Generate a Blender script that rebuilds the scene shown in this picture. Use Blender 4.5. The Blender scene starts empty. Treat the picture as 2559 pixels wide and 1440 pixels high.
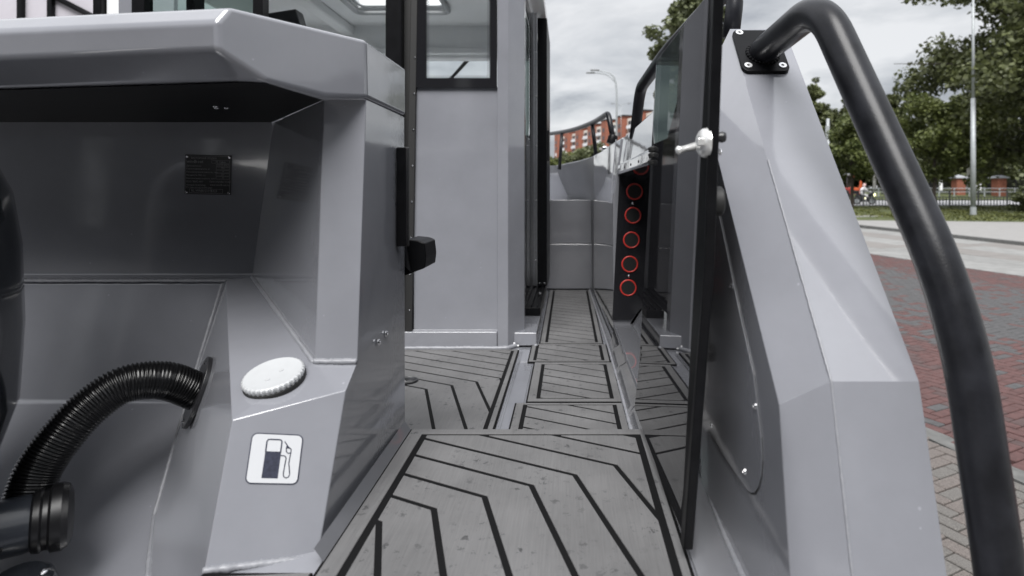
import bpy, bmesh, math, random
import numpy as np
from mathutils import Vector, Matrix
R = math.radians
random.seed(7)
scene = bpy.context.scene
C = scene.collection

# ------------------------------------------------------------------ camera, sky, sun, exposure
F, CX, CY = 1500.0, 1420.0, 480.0          # photo: focal length in px and principal point
cam = bpy.data.cameras.new('camera')
cam.sensor_width = 36.0
cam.lens = 36.0 * F / 2559.0
cam.shift_x = (1279.5 - CX) / 2559.0
cam.shift_y = (CY - 720.0) / 2559.0
cam.clip_start = 0.02
cam.clip_end = 3000
cam.dof.use_dof = True
cam.dof.focus_distance = 1.75
cam.dof.aperture_fstop = 3.4
camo = bpy.data.objects.new('camera', cam)
camo.rotation_euler = (R(90), 0, 0)
C.objects.link(camo)
scene.camera = camo

SUN_EL, SUN_ROT = 54.0, 189.0
world = bpy.data.worlds.new('World')
scene.world = world
world.use_nodes = True
nt = world.node_tree
nt.nodes.clear()
def N(tree, typ, **kw):
    n = tree.nodes.new(typ)
    for k, v in kw.items():
        if k.startswith('in_'):
            n.inputs[k[3:].replace('_', ' ')].default_value = v
        else:
            setattr(n, k, v)
    return n
def L(tree, a, b):
    tree.links.new(a, b)
tcw = N(nt, 'ShaderNodeTexCoord')
sep = N(nt, 'ShaderNodeSeparateXYZ'); L(nt, tcw.outputs['Generated'], sep.inputs[0])
zab = N(nt, 'ShaderNodeMath', operation='ABSOLUTE'); L(nt, sep.outputs['Z'], zab.inputs[0])
zad = N(nt, 'ShaderNodeMath', operation='ADD'); L(nt, zab.outputs[0], zad.inputs[0]); zad.inputs[1].default_value = 0.22
dx = N(nt, 'ShaderNodeMath', operation='DIVIDE'); L(nt, sep.outputs['X'], dx.inputs[0]); L(nt, zad.outputs[0], dx.inputs[1])
dy = N(nt, 'ShaderNodeMath', operation='DIVIDE'); L(nt, sep.outputs['Y'], dy.inputs[0]); L(nt, zad.outputs[0], dy.inputs[1])
cmb = N(nt, 'ShaderNodeCombineXYZ'); L(nt, dx.outputs[0], cmb.inputs[0]); L(nt, dy.outputs[0], cmb.inputs[1])
nz = N(nt, 'ShaderNodeTexNoise', in_Scale=1.55, in_Detail=7.0, in_Roughness=0.56, in_Distortion=0.35)
L(nt, cmb.outputs[0], nz.inputs['Vector'])
rmp = N(nt, 'ShaderNodeValToRGB')
rmp.color_ramp.elements[0].position = 0.36; rmp.color_ramp.elements[0].color = (0.385, 0.40, 0.43, 1)
rmp.color_ramp.elements[1].position = 0.60; rmp.color_ramp.elements[1].color = (0.79, 0.795, 0.805, 1)
e = rmp.color_ramp.elements.new(0.47); e.color = (0.585, 0.60, 0.62, 1)
L(nt, nz.outputs['Fac'], rmp.inputs[0])
grd = N(nt, 'ShaderNodeMapRange'); L(nt, zab.outputs[0], grd.inputs[0])
grd.inputs[1].default_value = 0.30; grd.inputs[2].default_value = 1.0
grd.inputs[3].default_value = 1.0; grd.inputs[4].default_value = 2.4
mul = N(nt, 'ShaderNodeMix', data_type='RGBA', blend_type='MULTIPLY'); mul.inputs[0].default_value = 1.0
L(nt, rmp.outputs[0], mul.inputs[6]); L(nt, grd.outputs[0], mul.inputs[7])
bgc = N(nt, 'ShaderNodeBackground', in_Strength=1.0); L(nt, mul.outputs[2], bgc.inputs['Color'])
sky = N(nt, 'ShaderNodeTexSky', sky_type='NISHITA')
sky.sun_disc = False; sky.sun_elevation = R(SUN_EL); sky.sun_rotation = R(SUN_ROT)
sky.air_density = 1.0; sky.dust_density = 2.0
bgs = N(nt, 'ShaderNodeBackground', in_Strength=0.12); L(nt, sky.outputs[0], bgs.inputs['Color'])
mxs = N(nt, 'ShaderNodeMixShader'); mxs.inputs[0].default_value = 0.9
L(nt, bgs.outputs[0], mxs.inputs[1]); L(nt, bgc.outputs[0], mxs.inputs[2])
wo = N(nt, 'ShaderNodeOutputWorld'); L(nt, mxs.outputs[0], wo.inputs[0])

sun = bpy.data.lights.new('sun', 'SUN')
sun.energy = 4.5; sun.angle = R(36); sun.color = (1.0, 0.985, 0.965)
suno = bpy.data.objects.new('sun', sun); C.objects.link(suno)
suno.rotation_euler = (R(90 - SUN_EL), 0, R(-9))    # soft light from behind the camera, a little to port
scene.view_settings.view_transform = 'Standard'
scene.view_settings.look = 'None'
scene.view_settings.exposure = 0.16
scene.view_settings.gamma = 1.0
scene.render.engine = 'CYCLES'
scene.cycles.use_denoising = True
scene.cycles.max_bounces = 10
scene.cycles.transparent_max_bounces = 16

# ------------------------------------------------------------------ helpers
def P(px, py, Y):
    return Vector(((px - CX) * Y / F, Y, (CY - py) * Y / F))
def on_plane(px, py, p0, n):
    d = Vector(((px - CX) / F, 1.0, (CY - py) / F))
    return d * (p0.dot(n) / d.dot(n))
def on_x(px, py, X):
    return P(px, py, X * F / (px - CX))
def V(*a):
    return Vector(a)

def empty(name, loc, label, cat, group=None, rz=0.0):
    o = bpy.data.objects.new(name, None)
    o.location = loc; o.rotation_euler = (0, 0, rz)
    o.empty_display_size = 0.1
    C.objects.link(o)
    o['label'] = label; o['category'] = cat
    if group: o['group'] = group
    return o
def tag(o, label=None, cat=None, group=None, kind=None):
    if label: o['label'] = label
    if cat: o['category'] = cat
    if group: o['group'] = group
    if kind: o['kind'] = kind
    return o
def wloc(p):
    return p.location.copy() if p.type == 'EMPTY' else Vector((0, 0, 0))
def link(name, me, mats, parent=None, local=False):
    o = bpy.data.objects.new(name, me)
    if mats is not None:
        for m in (mats if isinstance(mats, (list, tuple)) else [mats]):
            me.materials.append(m)
    C.objects.link(o)
    if parent is not None:
        o.parent = parent
        if not local:
            o.matrix_parent_inverse = Matrix.Translation(-wloc(parent))
    return o
def mesh(name, verts, faces, mats, parent=None, bevel=0.0, seg=2, smooth=False, solid=0.0, mi=None, local=False, angle=12, recalc=True):
    me = bpy.data.meshes.new(name)
    me.from_pydata([tuple(v) for v in verts], [], [tuple(f) for f in faces])
    if mi is not None:
        me.polygons.foreach_set('material_index', mi)
    if recalc:
        bm = bmesh.new(); bm.from_mesh(me)
        bmesh.ops.recalc_face_normals(bm, faces=bm.faces[:])
        bm.to_mesh(me); bm.free()
    o = link(name, me, mats, parent, local)
    if smooth or bevel:
        me.polygons.foreach_set('use_smooth', [True] * len(me.polygons))
    if solid:
        m = o.modifiers.new('solid', 'SOLIDIFY'); m.thickness = solid; m.offset = -1
    if bevel:
        m = o.modifiers.new('bevel', 'BEVEL'); m.width = bevel; m.segments = seg
        m.limit_method = 'ANGLE'; m.angle_limit = R(angle); m.harden_normals = True
    return o
def box_vf(c, s, ax=None):
    c = Vector(c); hx, hy, hz = s[0] / 2, s[1] / 2, s[2] / 2
    vs = []
    for sx, sy, sz in ((-1,-1,-1),(1,-1,-1),(1,1,-1),(-1,1,-1),(-1,-1,1),(1,-1,1),(1,1,1),(-1,1,1)):
        l = Vector((sx * hx, sy * hy, sz * hz))
        if ax is not None: l = ax @ l
        vs.append(c + l)
    return vs, [(0,3,2,1),(4,5,6,7),(0,1,5,4),(1,2,6,5),(2,3,7,6),(3,0,4,7)]
class MB:
    def __init__(s): s.v = []; s.f = []; s.m = []
    def add(s, vf, mi=0):
        n = len(s.v); s.v += list(vf[0]); s.f += [tuple(i + n for i in f) for f in vf[1]]; s.m += [mi] * len(vf[1]); return s
    def box(s, c, sz, ax=None, mi=0): return s.add(box_vf(c, sz, ax), mi)
    def build(s, name, mats, parent=None, **kw):
        return mesh(name, s.v, s.f, mats, parent, mi=s.m, **kw)
def box(name, c, s, mat, parent=None, bevel=0.002, ax=None, **kw):
    v, f = box_vf(c, s, ax)
    return mesh(name, v, f, mat, parent, bevel=bevel, **kw)
def frame_of(d):
    d = d.normalized()
    u = Vector((0, 0, 1)) if abs(d.z) < 0.9 else Vector((1, 0, 0))
    a = d.cross(u).normalized(); b = a.cross(d).normalized()
    return a, b
def tube_vf(pts, rad, n=12, caps=True):
    pts = [Vector(p) for p in pts]; m = len(pts)
    if not isinstance(rad, (list, tuple)): rad = [rad] * m
    vs, fs = [], []
    d0 = (pts[1] - pts[0]); a, b = frame_of(d0)
    for i in range(m):
        if i == 0: d = pts[1] - pts[0]
        elif i == m - 1: d = pts[-1] - pts[-2]
        else: d = pts[i + 1] - pts[i - 1]
        d.normalize()
        a = (a - d * a.dot(d)).normalized(); b = d.cross(a)
        for k in range(n):
            t = 2 * math.pi * k / n
            vs.append(pts[i] + (a * math.cos(t) + b * math.sin(t)) * rad[i])
    for i in range(m - 1):
        for k in range(n):
            k2 = (k + 1) % n
            fs.append((i * n + k, i * n + k2, (i + 1) * n + k2, (i + 1) * n + k))
    if caps:
        fs.append(tuple(range(n))[::-1]); fs.append(tuple((m - 1) * n + k for k in range(n)))
    return vs, fs
def smooth_path(pts, rnd, n=7):
    """polyline with rounded corners"""
    pts = [Vector(p) for p in pts]; out = [pts[0]]
    for i in range(1, len(pts) - 1):
        r = rnd if not isinstance(rnd, (list, tuple)) else rnd[i]
        a, b, c = pts[i - 1], pts[i], pts[i + 1]
        p = b + (a - b).normalized() * min(r, (a - b).length * 0.48)
        q = b + (c - b).normalized() * min(r, (c - b).length * 0.48)
        for k in range(n + 1):
            t = k / n
            out.append(p * (1 - t) ** 2 + b * 2 * t * (1 - t) + q * t * t)
    out.append(pts[-1])
    return out
def catmull(pts, n=8):
    pts = [Vector(p) for p in pts]; out = []
    for i in range(len(pts) - 1):
        p0 = pts[max(i - 1, 0)]; p1 = pts[i]; p2 = pts[i + 1]; p3 = pts[min(i + 2, len(pts) - 1)]
        for k in range(n):
            t = k / n
            out.append(0.5 * ((2 * p1) + (p2 - p0) * t + (2 * p0 - 5 * p1 + 4 * p2 - p3) * t * t + (3 * p1 - p0 - 3 * p2 + p3) * t ** 3))
    out.append(pts[-1])
    return out
def tube(name, pts, rad, mat, parent=None, n=14, **kw):
    v, f = tube_vf(pts, rad, n)
    o = mesh(name, v, f, mat, parent, smooth=True, **kw)
    return o
def lathe_vf(c, axis, prof, n=24):
    """prof: list of (distance along axis, radius)"""
    c = Vector(c); axis = Vector(axis).normalized(); a, b = frame_of(axis)
    vs, fs = [], []
    for (h, r) in prof:
        for k in range(n):
            t = 2 * math.pi * k / n
            vs.append(c + axis * h + (a * math.cos(t) + b * math.sin(t)) * max(r, 1e-5))
    for i in range(len(prof) - 1):
        for k in range(n):
            k2 = (k + 1) % n
            fs.append((i * n + k, i * n + k2, (i + 1) * n + k2, (i + 1) * n + k))
    fs.append(tuple(range(n))[::-1]); fs.append(tuple((len(prof) - 1) * n + k for k in range(n)))
    return vs, fs
def lathe(name, c, axis, prof, mat, parent=None, n=24, **kw):
    v, f = lathe_vf(c, axis, prof, n)
    kw.setdefault('bevel', 0.0006)
    return mesh(name, v, f, mat, parent, angle=30, **kw)
def prism_vf(pts, ext):
    n = len(pts); e = Vector(ext)
    vs = [Vector(p) for p in pts] + [Vector(p) + e for p in pts]
    fs = [tuple(range(n))[::-1], tuple(range(n, 2 * n))] + [(i, (i + 1) % n, (i + 1) % n + n, i + n) for i in range(n)]
    return vs, fs
def prism(name, pts, ext, mat, parent=None, bevel=0.002, **kw):
    v, f = prism_vf(pts, ext)
    return mesh(name, v, f, mat, parent, bevel=bevel, **kw)
def screw(c, axis, r, mat, parent, name='screw'):
    return lathe(name, c, axis, [(-0.001, r), (r * 0.25, r), (r * 0.5, r * 0.72), (r * 0.5, r * 0.42), (r * 0.2, r * 0.36)], mat, parent, n=12, bevel=0)
def weld(pts, r, mat, parent, step=0.004, name='weld_bead', flat=1.0):
    rr = random.Random(hash((round(pts[0][0], 3), round(pts[0][1], 3))) & 0xffff)
    dense = []
    for a, b in zip(pts[:-1], pts[1:]):
        a = Vector(a); b = Vector(b); k = max(2, int((b - a).length / step))
        dense += [a.lerp(b, i / k) for i in range(k)]
    dense.append(Vector(pts[-1]))
    w = 0.0; rad = []; pp = []
    for i, p in enumerate(dense):
        w = w * 0.8 + rr.uniform(-1, 1) * 0.2
        rad.append(r * (1 + 0.13 * (i % 2) + 0.5 * w))
        pp.append(p + Vector((rr.uniform(-1, 1), rr.uniform(-1, 1), rr.uniform(-1, 1))) * r * 0.12)
    return tube(name, pp, rad, mat, parent, n=8)

# ------------------------------------------------------------------ materials
def new_mat(name):
    m = bpy.data.materials.new(name); m.use_nodes = True
    t = m.node_tree; b = t.nodes['Principled BSDF']
    return m, t, b
def simple(name, col, rough=0.5, metal=0.0, coat=0.0, noise=0.0, nscale=20.0, bump=0.0, bscale=80.0, spec=0.5):
    m, t, b = new_mat(name)
    b.inputs['Base Color'].default_value = (*col, 1)
    b.inputs['Roughness'].default_value = rough
    b.inputs['Metallic'].default_value = metal
    b.inputs['Specular IOR Level'].default_value = spec
    b.inputs['Coat Weight'].default_value = coat
    b.inputs['Coat Roughness'].default_value = 0.05
    g = N(t, 'ShaderNodeNewGeometry')
    if noise:
        n = N(t, 'ShaderNodeTexNoise', in_Scale=nscale, in_Detail=5.0, in_Roughness=0.6)
        L(t, g.outputs['Position'], n.inputs['Vector'])
        r = N(t, 'ShaderNodeValToRGB')
        r.color_ramp.elements[0].position = 0.3; r.color_ramp.elements[1].position = 0.7
        r.color_ramp.elements[0].color = (*[c * (1 - noise) for c in col], 1)
        r.color_ramp.elements[1].color = (*[min(1, c * (1 + noise)) for c in col], 1)
        L(t, n.outputs['Fac'], r.inputs[0]); L(t, r.outputs[0], b.inputs['Base Color'])
    if bump:
        n2 = N(t, 'ShaderNodeTexNoise', in_Scale=bscale, in_Detail=3.0)
        L(t, g.outputs['Position'], n2.inputs['Vector'])
        bp = N(t, 'ShaderNodeBump', in_Strength=bump, in_Distance=0.004)
        L(t, n2.outputs['Fac'], bp.inputs['Height']); L(t, bp.outputs[0], b.inputs['Normal'])
    return m

def paint_mat(name, col, rough=0.17, peel=0.03, wave=0.02, drops=True, coat=1.0):
    m, t, b = new_mat(name)
    g = N(t, 'ShaderNodeNewGeometry')
    n0 = N(t, 'ShaderNodeTexNoise', in_Scale=3.5, in_Detail=6.0, in_Roughness=0.65)
    L(t, g.outputs['Position'], n0.inputs['Vector'])
    r = N(t, 'ShaderNodeValToRGB')
    r.color_ramp.elements[0].position = 0.3; r.color_ramp.elements[1].position = 0.72
    r.color_ramp.elements[0].color = (*[c * 0.91 for c in col], 1); r.color_ramp.elements[1].color = (*[c * 1.06 for c in col], 1)
    L(t, n0.outputs['Fac'], r.inputs[0])
    # dust and dried rain specks
    vo = N(t, 'ShaderNodeTexVoronoi', in_Scale=34.0); L(t, g.outputs['Position'], vo.inputs['Vector'])
    sepc = N(t, 'ShaderNodeSeparateColor'); L(t, vo.outputs['Color'], sepc.inputs[0])
    th = N(t, 'ShaderNodeMath', operation='MULTIPLY_ADD'); L(t, sepc.outputs[0], th.inputs[0]); th.inputs[1].default_value = 0.34; th.inputs[2].default_value = -0.24
    lt = N(t, 'ShaderNodeMath', operation='LESS_THAN'); L(t, vo.outputs['Distance'], lt.inputs[0]); L(t, th.outputs[0], lt.inputs[1])
    mx = N(t, 'ShaderNodeMix', data_type='RGBA'); L(t, r.outputs[0], mx.inputs[6])
    mx.inputs[7].default_value = (*[min(1, c * 1.22 + 0.03) for c in col], 1)
    fm = N(t, 'ShaderNodeMath', operation='MULTIPLY'); L(t, lt.outputs[0], fm.inputs[0]); fm.inputs[1].default_value = 0.75 if drops else 0.0
    L(t, fm.outputs[0], mx.inputs[0]); L(t, mx.outputs[2], b.inputs['Base Color'])
    rn = N(t, 'ShaderNodeMapRange'); L(t, n0.outputs['Fac'], rn.inputs[0])
    rn.inputs[1].default_value = 0.3; rn.inputs[2].default_value = 0.7
    rn.inputs[3].default_value = rough * 0.8; rn.inputs[4].default_value = rough * 1.3
    L(t, rn.outputs[0], b.inputs['Roughness'])
    b.inputs['Coat Weight'].default_value = coat
    n3 = N(t, 'ShaderNodeTexNoise', in_Scale=9.0, in_Detail=8.0, in_Roughness=0.75); L(t, g.outputs['Position'], n3.inputs['Vector'])
    cr_ = N(t, 'ShaderNodeMapRange'); L(t, n3.outputs['Fac'], cr_.inputs[0]); cr_.inputs[1].default_value = 0.42; cr_.inputs[2].default_value = 0.75
    cr_.inputs[3].default_value = 0.025; cr_.inputs[4].default_value = 0.16 if drops else 0.06
    L(t, cr_.outputs[0], b.inputs['Coat Roughness'])
    n1 = N(t, 'ShaderNodeTexNoise', in_Scale=160.0, in_Detail=2.0); L(t, g.outputs['Position'], n1.inputs['Vector'])
    n2 = N(t, 'ShaderNodeTexNoise', in_Scale=5.0, in_Detail=2.0); L(t, g.outputs['Position'], n2.inputs['Vector'])
    b1 = N(t, 'ShaderNodeBump', in_Strength=peel, in_Distance=0.002); L(t, n1.outputs['Fac'], b1.inputs['Height'])
    b2 = N(t, 'ShaderNodeBump', in_Strength=wave, in_Distance=0.05); L(t, n2.outputs['Fac'], b2.inputs['Height'])
    L(t, b1.outputs[0], b2.inputs['Normal'])
    L(t, b2.outputs[0], b.inputs['Normal']); L(t, b2.outputs[0], b.inputs['Coat Normal'])
    return m
GREY = (0.218, 0.2235, 0.247)
PAINT = paint_mat('grey_boat_paint', GREY)
PAINT_GLOSS = paint_mat('grey_boat_paint_polished', (0.165, 0.168, 0.182), rough=0.05, peel=0.012, wave=0.012, drops=False, coat=1.0)
WELD = simple('painted_weld', (0.225, 0.23, 0.25), 0.42, noise=0.1, nscale=60)
LINER = simple('cabin_liner', (0.86, 0.87, 0.88), 0.5, noise=0.02, nscale=4)
BLACK_METAL = simple('black_powder_coat', (0.0055, 0.0056, 0.0065), 0.33, noise=0.25, nscale=30, bump=0.05, bscale=500, spec=0.13)
RAIL = simple('black_rail_coat', (0.013, 0.0135, 0.0165), 0.30, noise=0.5, nscale=16, bump=0.06, bscale=260, spec=0.26)
BLACK_PLASTIC = simple('black_plastic', (0.016, 0.016, 0.018), 0.3, noise=0.2, nscale=60)
BLACK_GLOSS = simple('black_gloss_panel', (0.012, 0.012, 0.014), 0.06, coat=0.3)
RUBBER = simple('black_rubber', (0.013, 0.013, 0.013), 0.6)
EVA_BLACK = simple('black_deck_groove', (0.004, 0.004, 0.0045), 0.8, spec=0.15)
ALU = simple('brushed_aluminium', (0.50, 0.51, 0.53), 0.32, metal=1.0, noise=0.1, nscale=80)
STEEL = simple('stainless_steel', (0.72, 0.72, 0.74), 0.16, metal=1.0)
CHROME = simple('chrome', (0.86, 0.86, 0.87), 0.07, metal=1.0)
WHITE_PLASTIC = simple('white_plastic', (0.45, 0.462, 0.475), 0.42, noise=0.03, nscale=40, bump=0.03, bscale=200)
RED_RING = simple('red_anodised_ring', (0.48, 0.030, 0.022), 0.4)
VINYL_WHITE = simple('white_vinyl', (0.50, 0.51, 0.53), 0.35)
VINYL_INK = simple('dark_vinyl_ink', (0.030, 0.033, 0.052), 0.35, noise=0.35, nscale=140)
GREY_INK = simple('engraved_grey', (0.30, 0.30, 0.31), 0.5)
COWL = simple('motor_cowl_black', (0.016, 0.018, 0.022), 0.12, coat=0.6)
ARM = simple('motor_arm_blue_black', (0.030, 0.034, 0.042), 0.28, coat=0.3)
MOTOR_BLACK = simple('motor_black', (0.008, 0.008, 0.009), 0.35)

def glass_mat(name, tint, ior=1.5, rough=0.0):
    m, t, b = new_mat(name); t.nodes.remove(b)
    fr = N(t, 'ShaderNodeFresnel', in_IOR=ior)
    tr = N(t, 'ShaderNodeBsdfTransparent'); tr.inputs['Color'].default_value = (*tint, 1)
    gl = N(t, 'ShaderNodeBsdfGlossy', in_Roughness=rough); gl.inputs['Color'].default_value = (0.95, 0.97, 0.97, 1)
    mx = N(t, 'ShaderNodeMixShader'); L(t, fr.outputs[0], mx.inputs[0]); L(t, tr.outputs[0], mx.inputs[1]); L(t, gl.outputs[0], mx.inputs[2])
    L(t, mx.outputs[0], t.nodes['Material Output'].inputs['Surface'])
    return m
GLASS = glass_mat('clear_glass', (0.93, 0.95, 0.95), ior=1.35)
TINTED = glass_mat('tinted_glass', (0.42, 0.52, 0.49))
GATE_GLASS = simple('dark_gate_acrylic', (0.016, 0.016, 0.018), 0.012, coat=0.0, spec=0.5)

def deck_mat():
    m, t, b = new_mat('grey_foam_teak')
    g = N(t, 'ShaderNodeNewGeometry')
    mp = N(t, 'ShaderNodeMapping'); mp.inputs['Scale'].default_value = (330, 9, 40); L(t, g.outputs['Position'], mp.inputs[0])
    n = N(t, 'ShaderNodeTexNoise', in_Scale=1.0, in_Detail=4.0, in_Roughness=0.7); L(t, mp.outputs[0], n.inputs['Vector'])
    r = N(t, 'ShaderNodeValToRGB')
    r.color_ramp.elements[0].position = 0.25; r.color_ramp.elements[0].color = (0.104, 0.103, 0.105, 1)
    r.color_ramp.elements[1].position = 0.75; r.color_ramp.elements[1].color = (0.142, 0.141, 0.143, 1)
    L(t, n.outputs['Fac'], r.inputs[0])
    n2 = N(t, 'ShaderNodeTexNoise', in_Scale=5.0, in_Detail=5.0); L(t, g.outputs['Position'], n2.inputs['Vector'])
    mr = N(t, 'ShaderNodeMapRange'); L(t, n2.outputs['Fac'], mr.inputs[0]); mr.inputs[1].default_value = 0.3; mr.inputs[2].default_value = 0.7
    mr.inputs[3].default_value = 0.80; mr.inputs[4].default_value = 1.12
    m1 = N(t, 'ShaderNodeMix', data_type='RGBA', blend_type='MULTIPLY'); m1.inputs[0].default_value = 1.0
    L(t, r.outputs[0], m1.inputs[6]); L(t, mr.outputs[0], m1.inputs[7])
    # rain splash spots, two sizes, ragged edges
    last = m1.outputs[2]
    dn = N(t, 'ShaderNodeTexNoise', in_Scale=150.0, in_Detail=3.0); L(t, g.outputs['Position'], dn.inputs['Vector'])
    for sc_, a_, b_, f_ in ((38.0, 0.66, -0.36, 0.85), (85.0, 0.62, -0.36, 0.7)):
        ad = N(t, 'ShaderNodeMix', data_type='RGBA', blend_type='LINEAR_LIGHT'); ad.inputs[0].default_value = 0.016
        L(t, g.outputs['Position'], ad.inputs[6]); L(t, dn.outputs['Color'], ad.inputs[7])
        vo = N(t, 'ShaderNodeTexVoronoi', in_Scale=sc_); vo.voronoi_dimensions = '2D'; L(t, ad.outputs[2], vo.inputs['Vector'])
        sc = N(t, 'ShaderNodeSeparateColor'); L(t, vo.outputs['Color'], sc.inputs[0])
        th = N(t, 'ShaderNodeMath', operation='MULTIPLY_ADD'); L(t, sc.outputs[0], th.inputs[0]); th.inputs[1].default_value = a_; th.inputs[2].default_value = b_
        sb = N(t, 'ShaderNodeMath', operation='SUBTRACT'); L(t, th.outputs[0], sb.inputs[0]); L(t, vo.outputs['Distance'], sb.inputs[1])
        m2 = N(t, 'ShaderNodeMapRange'); L(t, sb.outputs[0], m2.inputs[0]); m2.inputs[1].default_value = 0.0; m2.inputs[2].default_value = 0.05
        m2.inputs[3].default_value = 0.0; m2.inputs[4].default_value = f_
        cl = N(t, 'ShaderNodeTexNoise', in_Scale=7.0, in_Detail=2.0); L(t, g.outputs['Position'], cl.inputs['Vector'])
        cm_ = N(t, 'ShaderNodeMapRange'); L(t, cl.outputs['Fac'], cm_.inputs[0]); cm_.inputs[1].default_value = 0.40; cm_.inputs[2].default_value = 0.60
        mm = N(t, 'ShaderNodeMath', operation='MULTIPLY'); L(t, m2.outputs[0], mm.inputs[0]); L(t, cm_.outputs[0], mm.inputs[1])
        mx = N(t, 'ShaderNodeMix', data_type='RGBA'); L(t, mm.outputs[0], mx.inputs[0]); L(t, last, mx.inputs[6])
        mx.inputs[7].default_value = (0.035, 0.035, 0.037, 1)
        last = mx.outputs[2]
    L(t, last, b.inputs['Base Color'])
    b.inputs['Roughness'].default_value = 0.62
    bp = N(t, 'ShaderNodeBump', in_Strength=0.25, in_Distance=0.0012); L(t, n.outputs['Fac'], bp.inputs['Height']); L(t, bp.outputs[0], b.inputs['Normal'])
    return m
DECK = deck_mat()

# ------------------------------------------------------------------ ground
def H(Y):
    return float(np.interp(Y, [-60, 0, 3.4, 6, 15, 18.5, 24, 28, 36, 48, 60, 75, 110, 200, 900],
                           [2.35, 2.25, 2.2, 2.12, 2.0, 1.93, 1.76, 1.64, 1.56, 1.31, 0.9, 0.1, -0.6, -1.0, -1.5]))
def gz(Y): return -H(Y)
UD = Vector((-0.316, 0.949, 0)); VD = Vector((0.949, 0.316, 0))
def SV(s, u):
    p = VD * s + UD * u
    return p
ASPH = simple('plaza_base', (0.17, 0.165, 0.16), 0.85, noise=0.2, nscale=6)
ROADM = simple('asphalt_sky_sheen', (0.34, 0.34, 0.35), 0.8, noise=0.1, nscale=1.0)  # asphalt, the overcast sky's bright sheen painted into its pale colour
GRASSM = simple('lawn_soil', (0.060, 0.072, 0.022), 0.95, noise=0.5, nscale=1.6)
KERB = simple('kerb_granite', (0.11, 0.11, 0.107), 0.85, noise=0.25, nscale=9)
WALKM = simple('sidewalk', (0.24, 0.235, 0.23), 0.85, noise=0.08, nscale=3)
def strip_ground(name, x0, x1, ys, dz, mat, kind='structure'):
    vs, fs = [], []
    xs = np.linspace(x0, x1, 9)
    for y in ys:
        for x in xs: vs.append((x, y, gz(y) + dz))
    n = len(xs)
    for i in range(len(ys) - 1):
        for j in range(n - 1):
            fs.append((i * n + j, i * n + j + 1, (i + 1) * n + j + 1, (i + 1) * n + j))
    o = mesh(name, vs, fs, mat, smooth=True)
    return tag(o, kind=kind)
ground = strip_ground('ground', -1500, 1500, [-1500, -60, 0, 3.4, 6, 10, 15, 18.5, 24, 28, 36, 48, 60, 75, 110, 200, 900, 2500], -0.045, ASPH)
def s_band(name, s0, s1, u0, u1, dz, mat, nu=50, thick=0.0):
    vs, fs = [], []
    for i in range(nu + 1):
        u = u0 + (u1 - u0) * i / nu
        for s in (s0, s1):
            p = SV(s, u); vs.append((p.x, p.y, gz(p.y) + dz))
    for i in range(nu): fs.append((2 * i, 2 * i + 1, 2 * i + 3, 2 * i + 2))
    n = len(vs)
    if thick:
        for i in range(nu + 1):
            for k in (0, 1):
                v = vs[2 * i + k]; vs.append((v[0], v[1], v[2] - thick))
        for i in range(nu):
            fs.append((2 * i, 2 * i + 2, n + 2 * i + 2, n + 2 * i)); fs.append((2 * i + 1, 2 * i + 3, n + 2 * i + 3, n + 2 * i + 1))
    o = mesh(name, vs, fs, mat)
    return tag(o, kind='structure')
s_band('kerb', 21.5, 21.72, -12, 40, 0.12, KERB, thick=0.2)
s_band('sidewalk', 21.72, 33.0, -12, 40, 0.115, WALKM, thick=0.2)
# lawn, road, verge
def quad_band(name, pts_near, pts_far, dz, mat, n=30):
    vs, fs = [], []
    for i in range(n + 1):
        t = i / n
        a = Vector(pts_near[0]).lerp(Vector(pts_near[1]), t); b = Vector(pts_far[0]).lerp(Vector(pts_far[1]), t)
        for k in range(9):
            q = a.lerp(b, k / 8); vs.append((q.x, q.y, gz(q.y) + dz))
    for i in range(n):
        for k in range(8):
            fs.append((i * 9 + k, i * 9 + k + 1, (i + 1) * 9 + k + 1, (i + 1) * 9 + k))
    return tag(mesh(name, vs, fs, mat, smooth=True), kind='structure')
quad_band('lawn', ((2, 34.5, 0), (60, 22, 0)), ((2, 49.5, 0), (60, 49.5, 0)), 0.121, GRASSM)
quad_band('road', ((-60, 49.5, 0), (120, 49.5, 0)), ((-60, 60, 0), (120, 60, 0)), 0.05, ROADM)
quad_band('verge', ((-60, 60, 0), (120, 60, 0)), ((-60, 130, 0), (120, 130, 0)), 0.14, GRASSM)

# pavers, herringbone, nearest in view one by one and the rest as one mass
BRICK_R = simple('red_paver', (0.082, 0.040, 0.038), 0.8, noise=0.28, nscale=14, bump=0.2, bscale=150)
BRICK_R2 = simple('dull_red_paver', (0.068, 0.042, 0.041), 0.8, noise=0.28, nscale=14, bump=0.2, bscale=150)
BRICK_G = simple('grey_paver', (0.064, 0.063, 0.065), 0.8, noise=0.25, nscale=14, bump=0.2, bscale=150)
GRANITE = simple('granite_paver', (0.112, 0.105, 0.098), 0.75, noise=0.55, nscale=120, bump=0.2, bscale=200)
GRANITE2 = simple('pink_granite_paver', (0.118, 0.102, 0.094), 0.75, noise=0.55, nscale=120, bump=0.2, bscale=200)
PAVM = [BRICK_R, BRICK_R2, BRICK_G, GRANITE, GRANITE2]
rg = random.Random(11)
W = 0.115
ca, sa = math.cos(R(27)), math.sin(R(27))
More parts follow.
